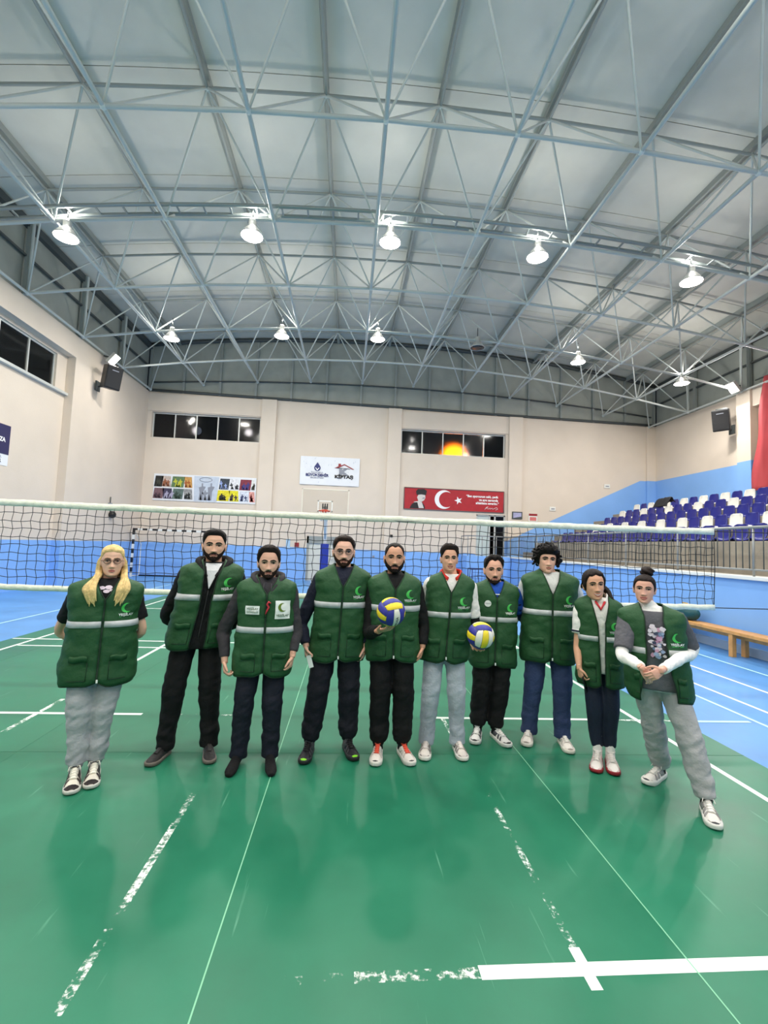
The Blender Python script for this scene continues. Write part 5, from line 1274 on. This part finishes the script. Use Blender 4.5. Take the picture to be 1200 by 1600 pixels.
pat('chest_patch', .068, y0, w1, h1, M_wht); link('crescent_emblem', crescent_me('crescent_emblem', .122, y0+.090, .034, .028, .014, fabric((96,120,40), 'olive_print'), lambda u, v: F(u, v, .012), .2), p.v_o)
me = text_mesh('YEŞİLAY', .024, .0006, 'CENTER', fabric((60,96,60), 'olive_text')); map_mesh(me, lambda q: F(.124+q.x, y0+.026+q.y, .012)); link('lettering', me, p.v_o)
y1 = p.zY(959,388); pat('name_patch', -.155, y1, .105, .066, M_wht)
for s__, dz, sz in (('YEŞİLAY', .043, .022), ('GÖNÜLLÜ', .018, .018)):
    me = text_mesh(s__, sz, .0004, 'CENTER', fabric((80,110,84), 'olive_text2')); map_mesh(me, lambda q: F(-.102+q.x, y1+dz+q.y, .012)); link('lettering', me, p.v_o)
zr = p.zY(942,411); q = [(.030, 0), (.016, .012), (.006, -.008), (.018, -.03), (.010, -.05), (-.004, -.085)]
MB().tube([F(u, zr+v, .012) for u, v in q], [.006, .008, .008, .007, .007, .004], 8).build('red_ribbon', fabric((206,60,72), 'red_ribbon', .5), p.v_o, label='red ribbon pin')
MB().tube([F(-.002, zr-.085, .01), F(-.002, zr-.11, .01)], .003, 6).build('pin', fabric((30,60,36), 'pin_green'), p.v_o)
mb = MB()
for sd in (-1, 1): MB().tube([p.front(_tb, sd*.028, 1.44*p.s, .014, .012), p.front(_tb, sd*.030, 1.40*p.s, .016, .012), p.front(_tb, sd*.031, 1.36*p.s, .016, .012)], .003, 6).build('drawstring', fabric((74,72,76), 'drawstring'), p.sh_o)
p.trousers((22,26,40), 'jeans', fabric((22,25,38), 'dark_navy_jeans', .75, .12)); p.socks((14,14,16), .09, True)
p.hair((32,24,21), .026, .009, .082, -.07, -.010, 7, .007, 34, .012)
# 4 tall man with glasses
p = Person('tall bearded man with glasses and navy sweater, white paper in his fist', [((485,1171),(470,1203)), ((540,1167),(558,1196))], (537,836), (537,886), (525,1035), (537,890), 1.03, .06, (230,180,158), False, (0, 0, 0), 1.06)
p.arm(-1, (471,972,.02), (478,1008,-.07), handd=(.1,-.25,-1), curl=(1.2,1.3,.8), spread=0, tcurl=.9); p.arm(1, (574,975,.03), (571,1008,-.05), handd=(-.15,-.1,-1), curl=(.5,.6,.4), spread=.04)
p.body().face((44,30,24), .35, browr=.0046).beard((44,30,24), .0065, seed=4).glasses((70,66,66), .0013)
p.shirt(NAVY, 'long', 'crew', m=fabric((30,34,52), 'navy_sweater'), collar_col=(26,29,46))
p.vest(p.zY(1034,520), p.zY(916,538), p.zY(945,525), emb_x=.13)
p.trousers((18,20,30), 'jogger', fabric((20,22,32), 'navy_joggers')); p.socks((90,90,92), .07); p.shoes((36,36,40), (40,40,42), (28,28,30), (60,60,64), tip=(140,224,50), chunky=1.15)
p.hair((38,27,23), .022, .006, .084, -.065, .0, 9, .004, 38, .006); pa4 = p
# 5 man holding a ball
p = Person('bearded man in black turtleneck and black joggers balancing a volleyball on his palm', [((591,1174),(585,1203)), ((625,1174),(647,1203))], (618,848), (617,896), (612,1040), (618,897), 1.02, -.03, (206,154,126), False, (0, -.03, .0), 1.0, .010)
B1 = onY(611, 956, 3.52)-p.base
p.arm(-1, (577,987,-.06), (0,0,0), wrv=Vector((B1.x-.075, B1.y+.135, B1.z-.165)), handd=(.62,-.75,.25), nrm=(-.1,.25,1), thumb=(-.8,-.5,.1), curl=(.30,.28,.2), spread=.12, tcurl=.4, sc=1.05); p.arm(1, (661,975,.03), (660,1010,-.05), handd=(-.2,-.12,-1), curl=(.55,.7,.5), spread=.03)
p.body().face((22,17,16), .5, browr=.0050).beard((26,21,20), .0095, seed=5)
p.shirt((18,18,20), 'long', 'turtle', m=fabric((19,19,21), 'black_turtleneck'))
p.vest(p.zY(1034,610), p.zY(921,620), p.zY(951,640), emb_x=.122)
p.trousers((14,14,16), 'jogger', fabric((15,15,17), 'black_joggers')); p.socks(BLACK, .09); p.shoes((232,224,216), (222,218,210), (228,92,70), (206,200,192), chunky=1.3, heel_tab=(226,110,84), toe=None, tip=(60,60,62))
p.hair((30,24,22), .009, .003, .082, -.06, .0, 11, .0012, 60, 0, recede=.012)
# 6 young man with red collar
p = Person('young man with red and white polo collar and pale washed jeans', [((666,1167),(662,1197)), ((712,1167),(729,1198))], (705,850), (704,894), (693,1035), (705,908), .95, -.09, (220,168,140), False, (0, -.05, 0), .95)
B2 = onY(751, 993, 3.66)-p.base
p.arm(-1, (660,985,.14), (670,1014,.12)); p.arm(1, (742,986,.0), (0,0,0), wrv=Vector((B2.x-.015, B2.y+.165, B2.z-.082)), handd=(.05,-.9,-.22), nrm=(0,-.2,1), thumb=(1,0,.2), curl=(-.15,.35,.45), spread=.12, tcurl=.8)
p.body().face((30,24,21), .7, browr=.0048)
p.shirt((232,230,226), 'short', 'polo', m=fabric((234,232,228), 'white_jersey'), collar_col=(206,52,44))
for sd in (-1, 1): p.sleeve(sd, (22,22,24), .92, .6, 1.96, 'under_sleeve', fabric((22,22,24), 'black_undersleeve'))
for sd in (-1, 1):
    MB().tube([p.T(Vector((sd*.101*p.s*math.sin(t), (.014-.096*math.cos(t)-.030*max(0, math.cos(t))**2)*p.s, (1.484+.018*(1-math.cos(t))/2-.062*max(0, math.cos(t))**1.5)*p.s))) for t in np.linspace(.44, 1.8, 20)], .0038, 6).build('collar_stripe', fabric((240,206,160), 'collar_stripe'), p.sh_o)
p.vest(p.zY(1036,695), p.zY(925,704), p.zY(961,700), emb_x=.118)
lz = mat('pale_washed_denim', (172, 180, 190), .85, var=.16, vscale=4, bump=.3, bscale=60)
p.trousers(0, 'jeans', lz); p.socks((220,220,216), .08); p.shoes((224,216,208), (226,222,214), (232,222,216), (136,128,126), tip=(196,190,184), chunky=1.15)
p.hair((36,26,22), .028, .008, .080, -.06, -.005, 13, .008, 42, .014)
# 7 man with goatee
p = Person('man with goatee and blue T-shirt, round white badge on his green vest', [((747,1146),(738,1175)), ((770,1149),(801,1174))], (774,867), (775,914), (770,1045), (776,917), 1.02, -.16, (222,170,146), False, (.02, 0, 0), 1.0)
p.arm(-1, (735,985,.14), (748,1014,.20)); p.arm(1, (818,965,.10), (838,985,.26))
p.body().face((30,23,20), 0, browr=.0050).beard((40,31,27), .0035, chin_only=True, seed=6)
p.shirt((32,78,176), 'short', 'crew', m=fabric((34,84,186), 'blue_tee'), collar_col=(30,72,168)); p.sleeve(1, NAVY, .96, .3, 1.3, 'under_sleeve', fabric((22,30,92), 'navy_sleeve'))
p.vest(p.zY(1044,770), p.zY(934,777), p.zY(968,765), emb_x=.125)
F = p.F; bz = p.zY(943,762); bx = -.085
v = [F(bx+.030*math.cos(t), bz+.030*math.sin(t), .012) for t in np.linspace(0, 2*PI, 25)[:-1]]; o = link('badge', mesh('badge', [F(bx, bz, .014)]+v, [(0, 1+k, 1+(k+1) % 24) for k in range(24)], M_wht), p.v_o, label='round white badge'); md = o.modifiers.new('t', 'SOLIDIFY'); md.thickness = .004
me = text_mesh('YEŞİLAY', .013, .0003, 'CENTER', M_grey); map_mesh(me, lambda q: F(bx+q.x, bz+q.y, .0165)); link('lettering', me, o)
MB().tube([p.front(_tb, u, p.zY(929,777), .014, .012) for u in np.linspace(-.022, .022, 6)], .005, 6).build('shirt_logo', M_wht, p.sh_o)
p.trousers((16,16,18), 'jogger', fabric((17,17,19), 'black_joggers_b')); p.socks(BLACK, .09); p.shoes((234,232,228), (228,226,220), (240,238,234), (84,84,90), chunky=1.2, tip=(40,40,44))
p.hair((26,20,18), .024, .006, .080, -.06, .0, 15, .006, 36, .012, recede=.012)
# 8 tall man with curly hair
p = Person('tall man with bushy curly black hair and blue jeans, arms behind his neighbours', [((827,1150),(819,1179)), ((876,1158),(898,1188))], (860,848), (858,896), (858,1035), (861,900), 1.10, -.22, (228,178,154), False, (.02, -.02, .03), 1.02, .045)
p.arm(-1, (806,962,.22), (786,975,.34)); p.arm(1, (914,965,.14), (934,985,.28))
p.body().face((26,20,18), .1, browr=.0056)
p.shirt((214,214,212), 'short', 'crew', m=fabric((218,218,216), 'light_grey_tee'), collar_col=(236,236,234)); 
for sd in (-1, 1): p.sleeve(sd, (200,200,200), .98, .4, 1.2, 'under_sleeve', fabric((206,206,206), 'pale_sleeve'))
p.vest(p.zY(1036,850), p.zY(928,862), p.zY(957,850), emb_x=.132)
p.trousers(0, 'jeans', mat('dark_blue_denim', (44, 60, 98), .85, var=.2, vscale=4, bump=.35, bscale=70)); p.socks((220,220,216), .06); p.shoes((236,230,222), (228,222,210), (240,236,230), (214,206,198), chunky=1.2, tip=(150,140,132))
rr = random.Random(4)
p.hair((24,20,20), .034, .026, .050, -.085, -.05, 17, .012, 26, .012, name='hair')
for k in range(120):
    th = rr.uniform(0, 2*PI); z = rr.uniform(-.05, .112)
    if math.cos(th) > .45 and z < .066: continue
    if math.cos(th) > .1 and z < .0 and abs(math.sin(th)) < .93: continue
    v0 = hd(th, z, p.W); d = Vector((v0.x, v0.y, max(0, v0.z)*1.1)).normalized(); c = v0+d*rr.uniform(.018, .040); r_ = rr.uniform(.014, .022)
    a1 = d.orthogonal().normalized(); a2 = d.cross(a1); ph = rr.uniform(0, 6)
    q = [p.HM @ (c+a1*r_*math.cos(ph+t)+a2*r_*math.sin(ph+t)+d*(.010*math.sin(t*1.5))) for t in np.linspace(0, 4.8, 7)]
    v, f = limb(q, [.004, .009, .010, .010, .010, .008, .004], 7, 12)
    if k == 0: cu_v, cu_f = [], []
    o_ = len(cu_v); cu_v += list(v); cu_f += [tuple(i+o_ for i in ff) for ff in f]
link('curls', mesh('curls', cu_v, cu_f, p.mh, True), p.hairo)['kind'] = 'stuff'
# 9 smiling woman, white polo
p = Person('smiling woman with white polo shirt, navy leggings and a dark ponytail', [((934,1187),(930,1214)), ((952,1189),(962,1218))], (934,889), (934,941), (941,1065), (938,948), .92, -.34, (218,166,136), True, (.12, -.02, -.08), .94, .012)
p.arm(-1, (902,1008,.03), (905,1043,-.05), handd=(.15,-.2,-1), curl=(.6,.8,.5), spread=.02); p.arm(1, (984,1000,.16), (992,1035,.26))
p.body().face((24,18,17), 1., True, LIPF, browr=.0040)
p.shirt((236,234,230), 'short', 'polo', m=fabric((238,236,232), 'white_polo'), collar_col=(240,238,234), low=.80, off=.018)
MB().tube([p.sh_o.matrix_local @ q for q in [p.T(Vector((0, 0, 0)))]*0] or [p.front(_tb, -.036, 1.455*p.s, .014, .014), p.front(_tb, 0, 1.385*p.s, .016, .014), p.front(_tb, .036, 1.455*p.s, .014, .014)], [.010, .013, .010], 8).build('red_placket', fabric((196,52,60), 'red_trim'), p.sh_o, label='red collar trim')
sh, e, q, k = p.arms[-1]; c0 = sh.lerp(e, .62); c1 = sh.lerp(e, .66); MB().tube([c0, c1], [.0735*k, .0735*k], 18, None, False).build('sleeve_stripe', fabric((30,32,60), 'navy_stripe'), p.sh_o)
zt9 = 1.5*p.s; p.vest(p.zY(1076,925), zt9-.32, p.zY(999,920), gap=lambda z: (.016+.020*max(0, (z-.8)/.7), .020+.022*max(0, (z-.8)/.7)), emb_x=.122, puller=False)
p.trousers((24,30,48), 'leggings', fabric((26,33,52), 'navy_leggings', .6)); p.socks((238,236,230), .15); p.shoes((238,232,226), (150,44,50), (236,230,224), (226,206,202), chunky=1.)
p.hair((30,22,20), .013, .013, .080, -.09, -.05, 19, .0015, 40, recede=-.014)
for sd in (-1, 1):
    v, f = limb([p.HM @ Vector((sd*x_, y_, z_2)) for x_, y_, z_2 in ((.030, -.055, .088), (.062, -.025, .055), (.074, .015, .018), (.070, .055, -.012), (.040, .085, -.02))], [(.010, .006), (.016, .008), (.020, .008), (.020, .008), (.012, .008)], 10, 18); link('hair_lock', mesh('hair_lock', v, f, p.mh, True), p.hairo)
tl = [p.HM @ Vector(q_) for q_ in ((.04, .09, .0), (.085, .07, -.025), (.108, .03, -.06), (.112, -.005, -.10), (.130, -.025, -.135), (.170, -.030, -.160), (.215, -.015, -.185))]
v, f = limb(tl, [.022, .027, .025, .022, .019, .014, .004], 10, 26); link('ponytail', mesh('ponytail', v, f, p.mh, True), p.hairo)
ph9 = p
# 10 woman with bun, arms crossed low
p = Person('woman with hair bun and grey T-shirt over white sleeves, hands clasped in front', [((1036,1212),(992,1237)), ((1101,1263),(1123,1307))], (1016,897), (1015,943), (1034,1085), (1020,948), 1.10, -.46, (226,172,152), True, (-.16, 0, .03), 1.02, .012)
p.hand_c = onY(1019, 1058, 3.03)-p.base
hc = p.hand_c
p.arm(-1, (972,1022,-.06), (0,0,0), wrv=hc+Vector((-.050, .035, .050)), handd=(.62,-.05,-.78), nrm=(-.1,1,-.1), thumb=(.7,-.2,.6), curl=(.25,.35,.3), spread=.0); p.arm(1, (1082,1017,-.02), (0,0,0), wrv=hc+Vector((.058, -.022, .055)), handd=(-.88,-.08,-.48), nrm=(-.1,.95,-.25), thumb=(-.3,-.2,.9), curl=(.55,.75,.6), spread=.0, tcurl=.6)
p.body().face((30,22,20), .6, lips=LIPF, browr=.0042)
p.shirt((238,237,234), 'long', 'turtle', name='undershirt', m=fabric((240,239,236), 'white_undershirt'), off=.006)
p.shirt((88,88,94), 'short', None, m=fabric((92,92,98), 'grey_tee', .85, .14), off=.020, high=1.452)
for sd in (-1, 1): p.sleeve(sd, (92,92,98), 1.26, -.1, .88, 'tee_sleeve', fabric((92,92,98), 'grey_tee', .85, .14))
zt = 1.5*p.s; hm_ = p.zY(1098,1045)
p.vest(hm_, zt-.34, p.zY(1019,1040), gap=lambda z: (.070-.020*max(0, (z-1.1)/.4)+.05*max(0, (1.0-z)/.2), .062-.012*max(0, (z-1.1)/.4)+.04*max(0, (1.0-z)/.3)), emblem=True, emb_x=.135, puller=False)
sp = lambda u, v: p.front(_tb, u, v, .008, .020)
rr = random.Random(8); zc = p.zY(1000,1015)
for k in range(44):
    u0, v0 = rr.uniform(-.045, .045), rr.uniform(-.14, .11); r_ = rr.uniform(.010, .020); c_ = rr.choice([(226,216,226), (226,216,226), (150,170,206), (206,160,190), (70,76,100)])
    link('shirt_print', poly_me('shirt_print', [(u0+r_*rr.uniform(.7, 1.2)*math.cos(t), zc+v0+r_*rr.uniform(.7, 1.2)*math.sin(t)) for t in np.linspace(0, 2*PI, 12)[:-1]], fabric(c_, 'faded_print'), fn=lambda u, v, kk=k: p.front(_tb, u, v, .008+.0012*kk*.5, .020)), p.sh_o)
p.trousers((168,168,170), 'baggy', fabric((172,172,174), 'light_grey_sweatpants', .85, .07)); p.socks((60,50,50), .05); p.shoes((226,222,216), (230,228,222), (236,232,226), (150,146,146), chunky=1.25, heel_tab=(40,40,44), tip=(60,60,64), loops=True)
p.hair((34,24,22), .011, .009, .068, -.085, -.03, 21, .0015, 40, gloss=.4)
me = MB().sphere((0, 0, 0), (.052, .046, .040), 20, 14).mesh('hair_bun'); a = co_of(me)
for i in range(len(a)): v = Vector(a[i]); a[i] = v*(1+.12*math.sin(v.z*160+3*math.atan2(v.y, v.x)))
map_mesh(me, lambda v: v); me.vertices.foreach_set('co', a.ravel()); me.update(); me.materials.append(p.mh); o = link('hair_bun', me, p.hairo); o.matrix_local = p.HM @ Matrix.Translation((.014, .045, .146))

# ---------------------------------------------------------------- things in hands
M_by, M_bb, M_bw = mat('yellow_ball_panel', (242, 214, 44), .45, bump=.15, bscale=160), mat('blue_ball_panel', (50, 50, 150), .45, bump=.15, bscale=160), mat('white_ball_panel', (236, 232, 220), .45, bump=.15, bscale=160)
def volleyball(c, R, faces, rot, label):
    e = empty('volleyball', c, label, 'ball', 'blue, yellow and white volleyballs')
    axes = {'front': (Vector((1,0,0)), Vector((0,0,1)), Vector((0,-1,0))), 'back': (Vector((1,0,0)), Vector((0,0,1)), Vector((0,1,0))), 'top': (Vector((0,1,0)), Vector((1,0,0)), Vector((0,0,1))), 'bottom': (Vector((0,1,0)), Vector((1,0,0)), Vector((0,0,-1))), 'left': (Vector((0,0,-1)), Vector((0,1,0)), Vector((-1,0,0))), 'right': (Vector((0,0,-1)), Vector((0,1,0)), Vector((1,0,0)))}
    MB().sphere((0, 0, 0), R*.985, 24, 16).build('bladder', M_dark, e)
    for fn, (a, b, n) in axes.items():
        flip = a.cross(b).dot(n) < 0
        for k in range(3):
            vs = []; fs = []; u0, u1 = -1+2*k/3+.014, -1+2*(k+1)/3-.014
            for i in range(7):
                for j in range(15):
                    s_, t = i/6, j/14; u = u0+(u1-u0)*s_; v = -1+.014+(2-.028)*t; d = (a*math.tan(u*PI/4)+b*math.tan(v*PI/4)+n).normalized()
                    edge = min(1, 6*min(s_, 1-s_))*min(1, 12*min(t, 1-t)); vs.append(rot @ (d*R*(.978+.022*min(1, edge**.5))))
            for i in range(6):
                for j in range(14): q = i*15+j; f = (q, q+15, q+16, q+1); fs.append(f[::-1] if flip else f)
            link('panel', mesh('panel', vs, fs, {'y': M_by, 'b': M_bb, 'w': M_bw}[faces[fn][k]], True), e)
    return e, rot
B1w = onY(611, 956, 3.52); B2w = onY(751, 993, 3.66)
rot1 = (Matrix.Rotation(.42, 4, 'Z') @ Matrix.Rotation(math.radians(26), 4, 'X') @ Matrix.Rotation(math.radians(-8), 4, 'Y')).to_3x3()
rot2 = (Matrix.Rotation(.10, 4, 'Z') @ Matrix.Rotation(math.radians(12), 4, 'X') @ Matrix.Rotation(math.radians(4), 4, 'Y')).to_3x3()
e, _ = volleyball(B1w, .107, dict(front='bwb', back='bwb', top='yby', bottom='yby', left='byb', right='byb'), rot1, 'volleyball with a white lettered stripe, balanced on the bearded man\'s palm')
me = text_mesh('MIKASA', .030, .0006, 'CENTER', M_ink)
def onball(q):
    u, v = -q.y/.107*1.1, q.x/.107*1.1-.25; d = Vector((math.tan(u*PI/4), -1, math.tan(v*PI/4))).normalized(); return rot1 @ (d*.1078)
map_mesh(me, onball); link('lettering', me, e)
volleyball(B2w, .106, dict(front='wyw', back='wyw', top='byw', bottom='byb', left='byb', right='wyb'), rot2, 'volleyball with a broad white and yellow front, held low between two men')
e = empty('paper_slip', pa4.base+pa4.arms[-1][2]+Vector((.035, -.06, -.10)), 'small white folded paper in the fist of the man with glasses', 'paper')
MB().cbox((-.016, -.004, -.075), (.022, .004, .03), .0015, None, Matrix.Rotation(-.3, 4, 'Y')).build('sheet', M_wht, e)
e = empty('phone', ph9.base+ph9.arms[-1][2]+Vector((.028, -.045, -.125)), 'dark phone in the lowered hand of the smiling woman', 'phone')
R = Matrix.Rotation(-.25, 4, 'Y') @ Matrix.Rotation(.9, 4, 'Z'); MB().cbox((-.036, -.004, -.07), (.036, .004, .07), .003, None, R).build('phone_body', M_black, e); MB().box((-.032, -.0048, -.064), (.032, -.0040, .064), None, R).build('screen', mat('phone_glass', (12, 12, 14), .1), e)
